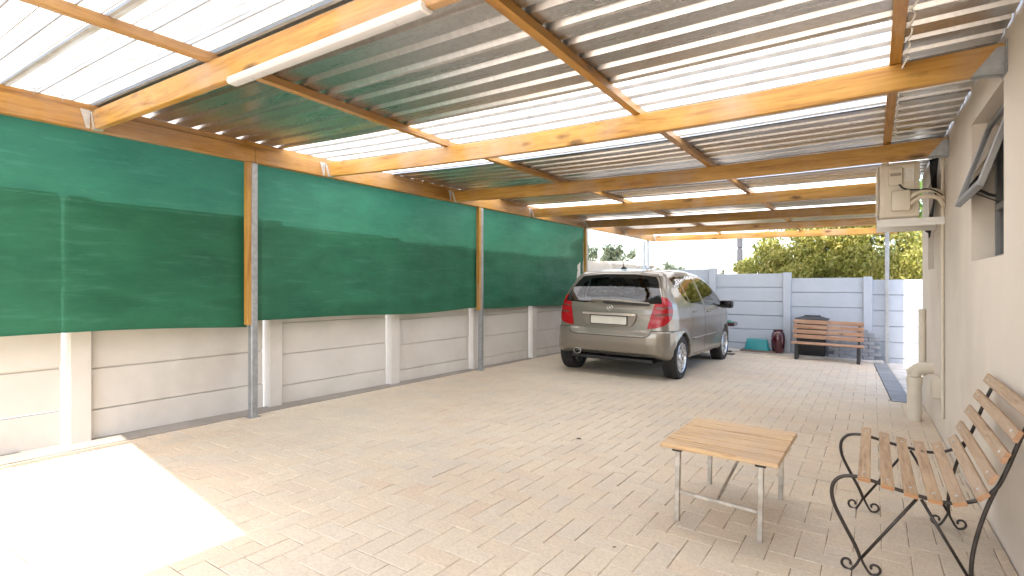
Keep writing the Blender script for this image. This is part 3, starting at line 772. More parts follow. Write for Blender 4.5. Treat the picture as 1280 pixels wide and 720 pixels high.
def slat(x, z, ang, w, ymin=2.70, ymax=3.665, th=.017, bow=0):
    bm = bmesh.new(); n = 10; M = Matrix.Translation((x - .15, 0, z)) @ Matrix.Rotation(ang, 4, 'Y')
    cs = [(-w / 2 + .003, -th / 2), (w / 2 - .003, -th / 2), (w / 2, -th / 2 + .003), (w / 2, th / 2 - .003), (w / 2 - .003, th / 2), (-w / 2 + .003, th / 2), (-w / 2, th / 2 - .003), (-w / 2, -th / 2 + .003)]
    rings = []
    for i in range(n + 1):
        u = i / n; yy = ymin + (ymax - ymin) * u - 3.17
        rings.append([bm.verts.new(M @ Vector((a, 0, b + bow * 4 * u * (1 - u))) + Vector((0, yy, 0))) for a, b in cs])
    for a, b in zip(rings, rings[1:]):
        for q in range(8): bm.faces.new((a[q], a[(q + 1) % 8], b[(q + 1) % 8], b[q]))
    bm.faces.new(rings[0][::-1]).material_index = 1; bm.faces.new(rings[-1]).material_index = 1
    bmesh.ops.recalc_face_normals(bm, faces=bm.faces[:])
    o = obj('slat', bm, [m_slat, m_slat_end], ib)
    bm = bmesh.new()
    for yy in (2.78, 3.57):
        Mb = Matrix.Translation((x - .15, yy - 3.17, z)) @ Matrix.Rotation(ang, 4, 'Y') @ Matrix.Translation((0, 0, th / 2))
        lathe(bm, [(.0065, -.001), (.006, .002), (0, .0032)], 10, Mb)
    obj('bolt', bm, m_galv_dull, o)
for x, z, a in [(-.032, .418, .06), (.050, .402, .16), (.128, .386, .14), (.205, .378, .02), (.280, .384, -.28)]: slat(x, z, a, .046, bow=-.004)
for x, z, a in [(.348, .427, -.75), (.377, .500, -1.10), (.412, .588, -1.13), (.446, .672, -1.15), (.486, .757, -1.15)]: slat(x, z, a, .047, bow=-.003)

# ------------------------------------------------------------------ things along the back fence
bn = thing('slatted_bench', 'reddish timber slatted bench with black legs in front of the back fence', 'bench', (-.655, 10.68, gz(-.655, 10.68)), (0, .0167, -.01))
for k, z in enumerate((.405, .49, .575, .66)):
    bm = bmesh.new(); box(bm, -.525, -.003, -.03 + .02 * k, -.008 + .02 * k, z - .034, z + .034, .004); box(bm, .003, .52, -.03 + .02 * k, -.008 + .02 * k, z - .034, z + .034, .004); obj('back_slat', bm, m_slat_far, bn)
for k in range(3):
    bm = bmesh.new(); box(bm, -.535, .53, -.20 + k * .075, -.132 + k * .075, .285, .315, .005); obj('seat_slat', bm, m_slat_far, bn)
for x in (-.455, .455):
    bm = bmesh.new(); box(bm, x - .025, x + .025, -.185, -.145, .004, .284, .004); obj('leg', bm, m_black, bn)
    bm = bmesh.new(); bar(bm, (x, .035, .004), (x, .045, .284), .05, .035, .004, up=(0, 1, 0)); bar(bm, (x, .012, .316), (x, .075, .69), .04, .02, .003, up=(0, 1, 0)); obj('leg', bm, m_black, bn)
    bm = bmesh.new(); box(bm, x - .02, x + .02, -.143, .01, .25, .284, .003); obj('seat_bearer', bm, m_black, bn)
bi = thing('storage_bin', 'black plastic bin with a charcoal lid behind the slatted bench', 'bin', (-.91, 10.975 - .0, gz(-.9, 10.95)))
def frustum(bm, w0, d0, w1, d1, z0, z1, bev=.02):
    vs = [(-w0, -d0, z0), (w0, -d0, z0), (w0, d0, z0), (-w0, d0, z0), (-w1, -d1, z1), (w1, -d1, z1), (w1, d1, z1), (-w1, d1, z1)]
    v = [bm.verts.new(p) for p in vs]; fs = [bm.faces.new([v[i] for i in f]) for f in BOXF]
    bmesh.ops.bevel(bm, geom=list({e for f in fs for e in f.edges}), offset=bev, segments=2, profile=.5, affect='EDGES')
bi.location.y = 11.02; bi.location.z = gz(-.9, 11) + .046
bm = bmesh.new(); frustum(bm, .20, .075, .24, .09, .0, .64); obj('tub', bm, m_bin, bi, 30)
bm = bmesh.new(); frustum(bm, .268, .098, .262, .092, .642, .672, .008); frustum(bm, .24, .085, .13, .05, .6725, .705, .008); box(bm, -.12, .14, -.045, .045, .7055, .722, .006); obj('lid', bm, m_lid, bi, 30)
vs_ = thing('tall_vase', 'tall glossy maroon ceramic vase beside the teal tub', 'vase', (-1.455, 11.0, gz(-1.455, 11) + .047))
bm = bmesh.new(); lathe(bm, [(0, 0), (.085, 0), (.094, .015), (.108, .10), (.118, .22), (.116, .31), (.100, .37), (.082, .392), (.086, .41), (.088, .425), (.078, .428), (.074, .40), (.09, .33), (.09, .05), (0, .04)], 32); obj('body', bm, m_maroon, vs_, 50)
tu = thing('plastic_tub', 'teal plastic tub lying upside down on a board by the fence', 'tub', (-1.815, 11.0, gz(-1.8, 11) + .077), (0, .0167, .02))
bm = bmesh.new()
def rr(w, d, r, z, n=5):
    out = []
    for cx, cy, a in ((w - r, d - r, 0), (-w + r, d - r, PI / 2), (-w + r, -d + r, PI), (w - r, -d + r, 1.5 * PI)):
        for k in range(n + 1): out.append((cx + r * math.cos(a + PI / 2 * k / n), cy + r * math.sin(a + PI / 2 * k / n), z))
    return out
rings = [[bm.verts.new(p) for p in rr(w, d, r, z)] for w, d, r, z in ((.225, .105, .05, 0), (.235, .11, .05, .004), (.235, .11, .05, .016), (.212, .098, .05, .018), (.178, .08, .05, .19), (.165, .07, .05, .205))]
for a, b in zip(rings, rings[1:]):
    for k in range(len(a)): bm.faces.new((a[k], a[(k + 1) % len(a)], b[(k + 1) % len(a)], b[k]))
bm.faces.new(rings[-1]); obj('shell', bm, m_teal, tu, 40)
bm = bmesh.new(); M = Matrix.Translation((-1.82, 10.99, gz(-1.82, 11) + .031)) @ Matrix.Rotation(.0167, 4, 'Y'); box(bm, -.27, .33, -.125, .125, .0135, .044, .003, M)
tag(obj('plank', bm, m_board), 'short dark board lying on the paving under the teal tub', 'board')
sd = thing('barbecue_stand', 'dark metal stand with a tray behind the front wheel of the car', 'stand', (-2.30, 10.45, gz(-2.3, 10.45)))
bm = bmesh.new(); box(bm, -.03, .03, -.03, .03, .01, .53, .004); obj('pillar', bm, m_black, sd)
bm = bmesh.new(); box(bm, -.11, .19, -.10, .10, -.003, .022, .004); box(bm, .02, .15, -.02, .02, .05, .075, .004); obj('foot', bm, m_black, sd)
bm = bmesh.new(); box(bm, -.14, .22, -.15, .15, .535, .55, .003); box(bm, .2, .222, -.15, .15, .5505, .60, .003); box(bm, -.14, .1995, .13, .15, .5505, .60, .003); box(bm, -.14, .1995, -.15, -.13, .5505, .60, .003); obj('tray', bm, m_maroon, sd)
bm = bmesh.new(); bar(bm, (-2.43, 10.42, gz(-2.3, 10.45) + .70), (-2.13, 10.42, gz(-2.3, 10.45) + .585), .20, .03, .01); bar(bm, (-2.42, 10.40, gz(-2.3, 10.45) + .665), (-2.17, 10.41, gz(-2.3, 10.45) + .569), .22, .022, .01)
tag(obj('folded_canvas', bm, m_green_pl), 'green folded canvas lying on the tray of the dark stand', 'canvas')
# stack of grey bricks: every brick is lifted on its own
BL, BH, BD = .166, .062, .10
first = None
for r in range(8):
    for c in range(5):
        sh = (.083 if r % 2 else 0) + random.uniform(-.004, .004)
        x = -.66 + c * (BL + .004) + sh
        if x + BL > .135: continue
        if r >= 6 and x < -.30: continue
        if r == 7 and c % 2: continue
        g = gz(x, 11) + .004
        if first is None:
            bm = bmesh.new(); box(bm, 0, BL, 0, BD, 0, BH, .005); first = obj('paving_brick', bm, m_greybrick); o = first
        else:
            o = first.copy(); C.objects.link(o)
        o.location = (x, 11.02 + random.uniform(0, .008), -.045 + r * (BH + .0015)); o.rotation_euler = (0, 0, random.uniform(-.02, .02))
        tag(o, 'grey paving brick in the neat stack behind the slatted bench', 'brick', 'stacked grey bricks')

# ------------------------------------------------------------------ car
def poly_sdf(poly, x, y):
    P = np.array(poly); d = np.full(x.shape, 1e9); s = np.ones(x.shape)
    n = len(P)
    for i in range(n):
        a, b = P[i], P[i - 1]; ex, ey = b - a; wx, wy = x - a[0], y - a[1]
        t = np.clip((wx * ex + wy * ey) / (ex * ex + ey * ey), 0, 1)
        d = np.minimum(d, (wx - ex * t) ** 2 + (wy - ey * t) ** 2)
        c1 = y >= a[1]; c2 = y < b[1]; c3 = ex * wy > ey * wx
        flip = (c1 & c2 & c3) | (~c1 & ~c2 & ~c3); s = np.where(flip, -s, s)
    return s * np.sqrt(d)
SIDE = [(.13, .335), (.05, .38), (.03, .50), (.03, .60), (.05, .68), (.065, .80), (.085, .98), (.115, 1.07), (.23, 1.28), (.37, 1.47), (.45, 1.522), (.9, 1.558), (1.55, 1.57), (2.15, 1.525), (2.45, 1.44), (3.02, 1.08), (3.2, 1.0), (3.55, .89), (3.72, .78), (3.80, .62), (3.79, .42), (3.70, .30), (3.4, .245), (.6, .245)]
LP = [0, .03, .08, .15, .25, .4, .7, 1.2, 2.5, 3.1, 3.4, 3.6, 3.75, 3.84]; WP = [.56, .665, .75, .80, .84, .865, .878, .882, .882, .872, .84, .775, .67, .56]
ZP = [.1, .25, .35, .5, .72, .9, 1.0, 1.06, 1.15, 1.3, 1.42, 1.52, 1.6]; SP = [.93, .965, .99, 1.0, 1.0, .985, .968, .945, .905, .832, .775, .71, .64]
RAX, FAX, WR = .555, 3.095, .312
def smax(a, b, k):
    h = np.clip(.5 + .5 * (a - b) / k, 0, 1); return b * (1 - h) + a * h + k * h * (1 - h)
def sstep(a, b, x): t = np.clip((x - a) / (b - a), 0, 1); return t * t * (3 - 2 * t)
def carF(x, l, z):
    ax = np.abs(x)
    s = poly_sdf(SIDE, l, z) + .0
    crown = .045 * (ax / .8) ** 2 * sstep(1.2, 1.45, z)             # roof falls to the sides
    s = s + crown + .05 * (ax / .8) ** 3 * sstep(.3, .0, l) * sstep(.6, 1.0, z)
    w = np.interp(l, LP, WP) * np.interp(z, ZP, SP)
    la = (ax - w) * .93
    F = smax(s, la, .075)
    bump = sstep(.695, .67, z) * sstep(.75, .45, l) * .020 * sstep(.30, .62, np.abs(x) + sstep(.62, .58, z)) + sstep(.62, .60, z) * sstep(3.3, 3.5, l) * .015
    F = F - bump
    waist = sstep(.80, .84, z) * sstep(.90, .86, z) * .004
    F = F - waist
    for ay in (RAX, FAX):
        r = np.sqrt((l - ay) ** 2 + (z - WR + .01) ** 2); F = F - .012 * sstep(.43, .36, r) * sstep(.6, .75, ax)
        F = np.maximum(F, -np.maximum(r - .347, .56 - ax))
    return F
def surface_net(h=.022):
    X = np.arange(-.96, .9601, h); L = np.arange(-.06, 3.92, h); Z = np.arange(.18, 1.66, h)
    V = carF(X[:, None, None], L[None, :, None], Z[None, None, :]); V = np.broadcast_to(V, (len(X), len(L), len(Z)))
    ins = V < 0; S = np.array(V.shape) - 1
    acc = np.zeros((*S, 3)); cnt = np.zeros(S)
    corners = [(0, 0, 0), (1, 0, 0), (0, 1, 0), (1, 1, 0), (0, 0, 1), (1, 0, 1), (0, 1, 1), (1, 1, 1)]
    sl = lambda c, A: A[c[0]:c[0] + S[0], c[1]:c[1] + S[1], c[2]:c[2] + S[2]]
    for i, a in enumerate(corners):
        for b in corners[i + 1:]:
            if sum(abs(p - q) for p, q in zip(a, b)) != 1: continue
            va, vb = sl(a, V), sl(b, V); m = (va < 0) != (vb < 0); t = np.where(m, va / np.where(m, va - vb, 1), 0)
            for k in range(3): acc[..., k] += np.where(m, a[k] + t * (b[k] - a[k]), 0)
            cnt += m
    act = cnt > 0; idx = -np.ones(S, int); idx[act] = np.arange(act.sum())
    base = np.argwhere(act); co = base + acc[act] / cnt[act][:, None]
    co = co * h + np.array([X[0], L[0], Z[0]])
    F = []
    for ax in range(3):
        o1, o2 = (ax + 1) % 3, (ax + 2) % 3
        sa = [slice(None)] * 3; sb = [slice(None)] * 3; sa[ax] = slice(0, -1); sb[ax] = slice(1, None)
        m = ins[tuple(sa)] != ins[tuple(sb)]
        for p in np.argwhere(m):
            if p[o1] == 0 or p[o2] == 0 or p[o1] >= S[o1] or p[o2] >= S[o2]: continue
            q = []
            for d1, d2 in ((1, 1), (0, 1), (0, 0), (1, 0)):
                c = p.copy(); c[o1] -= d1; c[o2] -= d2; q.append(idx[tuple(c)])
            F.append(q if ins[tuple(p)] else q[::-1])
    for _ in range(4):
        e = 1e-3; f = carF(*co.T); g = grad(co)
        co = co - g * (f / np.maximum((g * g).sum(1), .2))[:, None] * .9
    return co, F
def grad(co):
    e = 1.5e-3; g = np.zeros_like(co)
    for k in range(3):
        d = np.zeros(3); d[k] = e; g[:, k] = (carF(*(co + d).T) - carF(*(co - d).T)) / (2 * e)
    return g
def clip(V, F, g):                          # split faces along g = 0 -> (V, inside, outside)
    V = list(V); g = list(g); inn, out = [], []; cache = {}
    def cut(a, b):
        k = (min(a, b), max(a, b))
        if k not in cache:
            t = g[a] / (g[a] - g[b]); cache[k] = len(V); V.append(V[a] + (V[b] - V[a]) * t); g.append(0.)
        return cache[k]
    for f in F:
        s = [g[i] < 0 for i in f]
        if all(s): inn.append(f)
        elif not any(s): out.append(f)
        else:
            fi, fo = [], []
            for a, b in zip(f, f[1:] + f[:1]):
                (fi if g[a] < 0 else fo).append(a)
                if (g[a] < 0) != (g[b] < 0): c = cut(a, b); fi.append(c); fo.append(c)
            if len(fi) > 2: inn.append(fi)
            if len(fo) > 2: out.append(fo)
    return np.array(V), inn, out
CS = .95
car = thing('parked_car', 'champagne grey hatchback parked with its rear to the camera', 'car', (-2.935, 6.70, gz(-2.93, 8) + .012), (-.0082, .0167, -.006)); car.scale = (1.03, 1, 1); car.location.x = -2.965
def mesh_from(V, F, name, mat, parent=None, off=0., smooth='all'):
    used = sorted({i for f in F for i in f}); mp = {a: k for k, a in enumerate(used)}
    P = np.array([V[i] for i in used])
    n = grad(P); n /= np.linalg.norm(n, axis=1)[:, None] + 1e-9
    if off: P = P + n * off
    me = bpy.data.meshes.new(name); me.from_pydata((P * CS).tolist(), [], [[mp[i] for i in f] for f in F]); me.update()
    o = obj(name, me, mat, parent or car, smooth)
    try: me.normals_split_custom_set_from_vertices([tuple(k) for k in n])
    except Exception: pass
    return o
V, F = surface_net()
BIG = 9.
def cond(c, g): return np.where(c, g, BIG)
def col(V): return V[:, 0], V[:, 1], V[:, 2]
x, l, z = col(V)
REARW = [(-.71, 1.06), (-.675, 1.18), (-.60, 1.36), (-.55, 1.43), (-.25, 1.462), (.25, 1.462), (.55, 1.43), (.60, 1.36), (.675, 1.18), (.71, 1.06), (.40, 1.045), (.22, 1.075), (-.22, 1.075), (-.40, 1.045)]
V, fw, F = clip(V, F, cond(l < .7, poly_sdf(REARW, x, z)))
xx_, ll_, zz_ = col(V)
RIN = [(a * .80, 1.25 + (b - 1.25) * (.80 if b > 1.25 else .66)) for a, b in REARW]
Vr, fin, fring = clip(V, fw, poly_sdf(RIN, xx_, zz_))
rw = mesh_from(Vr, fin, 'rear_window', m_carglass, off=-.002); mesh_from(Vr, fring, 'black_surround', m_gloss, rw, off=-.002)
x, l, z = col(V)
V, fw, F = clip(V, F, cond(l > 2.1, poly_sdf([(-.70, 1.07), (-.57, 1.44), (.57, 1.44), (.70, 1.07)], x, z)))
mesh_from(V, fw, 'windscreen', m_glass, off=-.002)
WINS = [[(.50, 1.40), (.66, 1.43), (.83, 1.445), (.97, 1.07), (.86, 1.09)], [(.88, 1.445), (1.4, 1.462), (1.62, 1.455), (1.66, 1.02), (1.02, 1.062)], [(1.73, 1.452), (2.10, 1.425), (2.42, 1.34), (2.86, 1.02), (2.80, .985), (1.76, 1.012)]]
for P in WINS:
    for s in (-1, 1):
        x, l, z = col(V)
        V, fw, F = clip(V, F, cond(x * s > .3, poly_sdf(P, l, z)))
        mesh_from(V, fw, 'side_window', m_sideglass, off=-.002)
TL = [(.585, .715), (.70, .728), (.86, .775), (.985, .86), (1.02, .96), (1.0, 1.07), (.93, 1.13), (.84, 1.155), (.765, 1.14), (.70, 1.02), (.64, .87)]
for s in (-1, 1):
    x, l, z = col(V)
    V, fw, F = clip(V, F, cond((x * s > .3) & (l < .9), poly_sdf(TL, np.abs(x) + .8 * l, z)))
    x, l, z = col(V)
    zz = z - .10 * (np.abs(x) - .7)
    V2, band, rest = clip(V, fw, np.minimum(np.abs(zz - .905) - .017, np.abs(zz - 1.0) - .014) + np.where(np.abs(x) + .8 * l < .70, .1, 0))
    tlo = mesh_from(V2, rest, 'tail_light', m_red, off=.007)
    mesh_from(V2, band, 'clear_lens', m_smoke, tlo, off=.007)
seam = []
def panel(gfun, name, mat=m_paint, w=.0038):
    global V, F, seam
    V, inn, F = clip(V, F, gfun(V) - w); V, core, ring = clip(V, inn, gfun(V) + w)
    seam += ring
    return mesh_from(V, core, name, mat)
TG = [(-.60, .70), (-.575, .62), (-.50, .592), (.50, .592), (.575, .62), (.60, .70), (.62, .80), (.70, 1.02), (.70, 1.17), (.625, 1.37), (.57, 1.462), (.25, 1.49), (-.25, 1.49), (-.57, 1.462), (-.625, 1.37), (-.70, 1.17), (-.70, 1.02), (-.62, .80)]
panel(lambda V: cond(V[:, 1] < .6, poly_sdf(TG, V[:, 0], V[:, 2])), 'tailgate')
panel(lambda V: cond(V[:, 1] < .70, np.maximum(V[:, 2] - .690, np.maximum(V[:, 1] - .62 + 0 * V[:, 1], -.0 - V[:, 2]))), 'rear_bumper')
D1 = [(.93, .62), (1.02, .43), (1.10, .31), (1.68, .31), (1.69, 1.48), (.86, 1.475), (.99, 1.06), (1.0, .75)]
D2 = [(1.70, .31), (2.56, .31), (2.62, .45), (2.70, .75), (2.92, .99), (2.45, 1.36), (2.12, 1.45), (1.705, 1.475)]
for D in (D1, D2):
    for s in (-1, 1):
        d = panel(lambda V: cond(V[:, 0] * s > .3, poly_sdf(D, V[:, 1], V[:, 2])), 'door')
        ly = 1.05 if D is D1 else 1.83; zz = .935 if D is D1 else .915
        bm = bmesh.new(); xx = s * (np.interp(ly + .1, LP, WP) * np.interp(zz, ZP, SP) + .012)
        tube(bm, [((xx - s * .02) * CS, (ly) * CS, zz * CS), (xx * CS, (ly + .03) * CS, zz * CS), (xx * CS, (ly + .17) * CS, zz * CS), ((xx - s * .02) * CS, (ly + .2) * CS, zz * CS)], .012, 8); obj('handle', bm, m_paint, d, 'all')
        if D is D1 or True:
            bm = bmesh.new(); a, b = (1.02, 1.66) if D is D1 else (1.74, 2.55)
            P = []
            for k in range(9):
                q = a + (b - a) * k / 8; P.append((s * (np.interp(q, LP, WP) * np.interp(.56, ZP, SP) * CS + .001), q * CS, .545 * CS))
            tube(bm, P, .013, 6); obj('rubbing_strip', bm, m_paint, d, 'all')
nb = len(F)
bod = mesh_from(V, F + seam, 'body', [m_paint, m_seam])
for i, p in enumerate(bod.data.polygons):
    if i >= nb: p.material_index = 1
lin = mesh_from(V, [f[::-1] for f in F], 'cabin_lining', m_lining, off=-.03)
def cb(bm, *a, **k):
    box(bm, *[q * CS for q in a], **k)
bm = bmesh.new(); cb(bm, -.78, .78, .3, 3.1, .245, .60); obj('cabin_floor', bm, m_lining, car)
for xx in (-.36, .36):
    for ly, zb in ((.86, .62), (1.95, .58)):
        bm = bmesh.new(); M = Matrix.Translation((xx * CS, ly * CS, zb * CS)) @ Matrix.Rotation(.22, 4, 'X')
        box(bm, -.23, .23, -.06, .06, 0, .54, .04, M, seg=2); st = obj('seat', bm, m_lining, car, 40)
        bm = bmesh.new(); box(bm, -.115, .115, -.05, .035, .57, .76, .045, M, seg=3); obj('headrest', bm, m_lining, st, 40)
# tailgate furniture
def rrect(w, h, r, n=5): return [(p[0], p[1]) for p in rr(w, h, r, 0, n)]
yb = .055
bm = bmesh.new()
outer = [(-.385, .905), (.385, .905), (.40, .885), (.375, .81), (.335, .745), (.29, .728), (-.29, .728), (-.335, .745), (-.375, .81), (-.40, .885)]
prism(bm, [(a * CS, b * CS) for a, b in outer], (0, yb * CS, 0), (1, 0, 0), (0, 0, 1), .022, .004); pr = obj('plate_surround', bm, m_paint, car)
bm = bmesh.new(); prism(bm, [(a * CS, b * CS) for a, b in ((-.38, .918), (.38, .918), (.395, .89), (.37, .88), (-.37, .88), (-.395, .89))], (0, (yb - .012) * CS, 0), (1, 0, 0), (0, 0, 1), .035, .004); obj('chrome_strip', bm, m_chrome, pr)
bm = bmesh.new(); prism(bm, [(a * CS, (b + .812) * CS) for a, b in rrect(.278, .066, .012)], (0, (yb - .0235) * CS, 0), (1, 0, 0), (0, 0, 1), .004); obj('plate_frame', bm, m_seam, pr)
bm = bmesh.new(); prism(bm, [(a * CS, (b + .812) * CS) for a, b in rrect(.262, .054, .01)], (0, (yb - .028) * CS, 0), (1, 0, 0), (0, 0, 1), .003); obj('number_plate', bm, m_plate, car)
# bonnet-maker's ring with three spokes
bm = bmesh.new(); cz, cy = .985, .072; P = [(.038 * math.cos(a), cy * CS, cz * CS + .038 * math.sin(a)) for a in [2 * PI * k / 24 for k in range(25)]]
tube(bm, P, .004, 6, cap=False)
for a in (PI / 2, PI / 2 + 2 * PI / 3, PI / 2 - 2 * PI / 3): tube(bm, [(0, cy * CS - .002, cz * CS), (.037 * math.cos(a), cy * CS - .001, cz * CS + .037 * math.sin(a))], [.006, .0018], 6)
obj('emblem', bm, m_chrome, car, 'all')
# moulded ledge under the glass, wiper, aerial, exhaust
bm = bmesh.new(); P = [(-.30, .105, 1.065), (-.22, .075, 1.085), (0, .066, 1.088), (.3, .078, 1.075), (.58, .15, 1.052)]
tube(bm, catmull([tuple(k * CS for k in p) for p in P], 5), .016, 8); obj('tailgate_ledge', bm, m_paint, car, 'all')
bm = bmesh.new(); bar(bm, tuple(k * CS for k in (-.10, .055, 1.062)), tuple(k * CS for k in (.56, .09, 1.045)), .02, .022, .003); tube(bm, [tuple(k * CS for k in (.0, .06, 1.06)), tuple(k * CS for k in (-.07, .07, 1.06))], .018, 8)
obj('rear_wiper', bm, m_trim, car)
bm = bmesh.new(); q = (0, .56, 1.548)
lathe(bm, [(.045, -.01), (.036, .016), (.016, .034), (0, .04)], 16, Matrix.Translation(tuple(k * CS for k in q))); tube(bm, [(0, .56 * CS, 1.56 * CS), (0, .50 * CS, 1.70 * CS)], [.007, .004], 6); obj('aerial', bm, m_trim, car, 'all')
bm = bmesh.new(); M = Matrix.Translation(tuple(k * CS for k in (-.455, .02, .345))) @ Matrix.Rotation(-PI / 2, 4, 'X') @ Matrix.Diagonal((1.35, .95, 1, 1))
lathe(bm, [(.034, .25), (.036, .02), (.044, 0), (.044, -.012), (.036, -.012), (.033, .02), (.0, .06)], 20, M); obj('exhaust', bm, m_chrome, car, 40)
bm = bmesh.new(); cb(bm, -.60, .60, .12, .60, .235, .29, bev=.01); cb(bm, -.25, .35, .6, 3.0, .19, .26, bev=.01); obj('underbody', bm, m_trim, car)
bm = bmesh.new(); cb(bm, -.52, .52, .035, .06, .335, .345); obj('bumper_reflector_strip', bm, m_trim, car)
# mirrors
for s in (-1, 1):
    bm = bmesh.new(); M = Matrix.Translation((s * .985 * CS, 2.62 * CS, 1.015 * CS)) @ Matrix.Rotation(-s * .15, 4, 'Z')
    box(bm, -.105, .105, -.045, .045, -.062, .062, .038, M, seg=3); bar(bm, (s * .80 * CS, 2.66 * CS, .985 * CS), (s * .90 * CS, 2.64 * CS, .99 * CS), .06, .04, .01)
    mo = obj('door_mirror', bm, m_trim, car, 40)
    bm = bmesh.new(); box(bm, -.088, .088, -.0475, -.0455, -.05, .05, 0, M); obj('mirror_glass', bm, m_mirror, mo)
# wheels
def wheel(sx, ly):
    M = Matrix.Translation((sx * .77 * CS, ly * CS, (WR - .008) * CS)) @ Matrix.Rotation(sx * PI / 2, 4, 'Y') @ Matrix.Diagonal((CS, CS, CS, 1))
    bm = bmesh.new()
    lathe(bm, [(.205, -.09), (.25, -.098), (.29, -.094), (.306, -.082), (.312, -.06), (.3125, -.035), (.306, -.034), (.306, -.028), (.3125, -.027), (.313, -.004), (.306, -.003), (.306, .003), (.313, .004), (.3125, .027), (.306, .028), (.306, .034), (.3125, .035), (.312, .06), (.306, .082), (.29, .094), (.25, .098), (.212, .09), (.205, .07)], 48, M, closed=True)
    w = obj('wheel', bm, m_tyre, car, 50)
    bm = bmesh.new(); lathe(bm, [(.206, -.08), (.206, .07), (.214, .088), (.206, .094), (.196, .086), (.188, .05), (.186, -.08)], 40, M, closed=True)
    ns = 7
    for k in range(ns):
        a = 2 * PI * k / ns
        for da in (-.13, .13):
            Mk = M @ Matrix.Rotation(a + da, 4, 'Z'); vs = []
            for (r0, hw, zt, th) in ((.045, .017, .070, .03), (.195, .016, .080, .025)):
                vs += [(r0, -hw, zt - th), (r0, hw, zt - th), (r0, hw * .7, zt), (r0, -hw * .7, zt)]
            quads(bm, [Mk @ Vector(v) for v in vs], [(0, 1, 2, 3), (7, 6, 5, 4), (0, 4, 5, 1), (1, 5, 6, 2), (2, 6, 7, 3), (3, 7, 4, 0)])
    lathe(bm, [(.065, .03), (.065, .066), (.05, .078), (.03, .08), (.028, .074), (0, .074)], 24, M)
    bmesh.ops.recalc_face_normals(bm, faces=bm.faces[:])
    obj('rim', bm, m_rim, w, 35)
    bm = bmesh.new(); lathe(bm, [(0, .0), (.15, .0), (.15, .02), (0, .02)], 24, M); obj('brake_disc', bm, m_seam, w)
for sx in (-1, 1):
    for ly in (RAX, FAX): wheel(sx, ly)

# ------------------------------------------------------------------ beyond the yard
def leaves(bm, centre, rad, n, size, rng):
    for _ in range(n):
        while True:
            d = Vector((rng.uniform(-1, 1), rng.uniform(-1, 1), rng.uniform(-1, 1)))
            if .02 < d.length < 1: break
        d = d.normalized() * (d.length ** .45)
        c = Vector(centre) + Vector((d.x * rad[0], d.y * rad[1], d.z * rad[2]))
        q = Euler((rng.uniform(0, 6.3), rng.uniform(0, 6.3), rng.uniform(0, 6.3))).to_matrix()
        s = size * rng.uniform(.6, 1.35)
        v = [bm.verts.new(c + q @ Vector(p)) for p in ((-s, 0, 0), (-.2 * s, -.42 * s, .06 * s), (s, 0, 0), (-.2 * s, .42 * s, .06 * s))]
        bm.faces.new((v[0], v[1], v[2])); bm.faces.new((v[0], v[2], v[3]))
def tree(name, label, base, trunk_h, clumps, mat, size, n, rr_=.09, group=None, cat='tree'):
    rng = random.Random(hash(label) % 1000 if False else len(label) * 31 + int(base[0] * 10))
    t = thing(name, label, cat, base, group=group)
    bm = bmesh.new()
    top = Vector((0, 0, trunk_h)); tube(bm, catmull([(0, 0, -.1), (.05, .03, trunk_h * .5), tuple(top)], 4), [rr_ * (1.15 - .4 * k / 8) for k in range(9)], 8)
    for c, r in clumps:
        m = top.lerp(Vector(c), .5) + Vector((rng.uniform(-.1, .1), rng.uniform(-.1, .1), .12))
        pts = catmull([tuple(top * .8), tuple(m), c], 4); tube(bm, pts, [rr_ * .6 * (1 - .8 * k / (len(pts) - 1)) for k in range(len(pts))], 5)
    obj('trunk', bm, m_bark, t, 'all')
    bm = bmesh.new()
    tot = sum(r[0] * r[2] for c, r in clumps)
    for c, r in clumps:
        k = int(n * r[0] * r[2] / tot)
        for _ in range(10):
            o = Vector((rng.gauss(0, .5) * r[0], rng.gauss(0, .5) * r[1], rng.gauss(0, .5) * r[2]))
            leaves(bm, Vector(c) + o, (r[0] * .38, r[1] * .38, r[2] * .36), k // 14, size, rng)
        leaves(bm, c, (r[0], r[1], r[2]), k * 4 // 14, size, rng)
    obj('crown', bm, mat, t)
    return t
tree('bushy_tree', 'bushy yellow green tree in the sun behind the back fence', (-.75, 14.2, -.1), 1.2,
     [((-1.35, .1, 1.75), (.6, .7, .5)), ((-.75, -.1, 2.2), (.75, .8, .65)), ((0, .1, 2.1), (.8, .9, .7)), ((.75, -.1, 2.0), (.8, .9, .75)), ((.2, .1, 2.9), (1.0, .9, .6)), ((-.6, -.75, 1.7), (.85, .6, .5)), ((.5, -.85, 1.65), (.9, .6, .5)), ((-1.2, -.6, 1.75), (.5, .5, .4)), ((1.2, -.7, 1.7), (.6, .6, .5)), ((1.3, .1, 1.55), (.6, .8, .6))], m_leaf, .050, 42000)
tree('leafy_tree', 'fresh green tree beside the yellow green tree, by the house corner', (1.35, 15.2, -.15), 1.6,
     [((-.3, 0, 2.0), (.8, .8, .7)), ((.5, .1, 2.5), (.9, .9, .9)), ((-.2, .2, 3.1), (.8, .8, .7)), ((1.1, 0, 1.7), (.8, .8, .7)), ((.1, -.2, 1.3), (.8, .7, .5))], m_leaf2, .06, 12000)
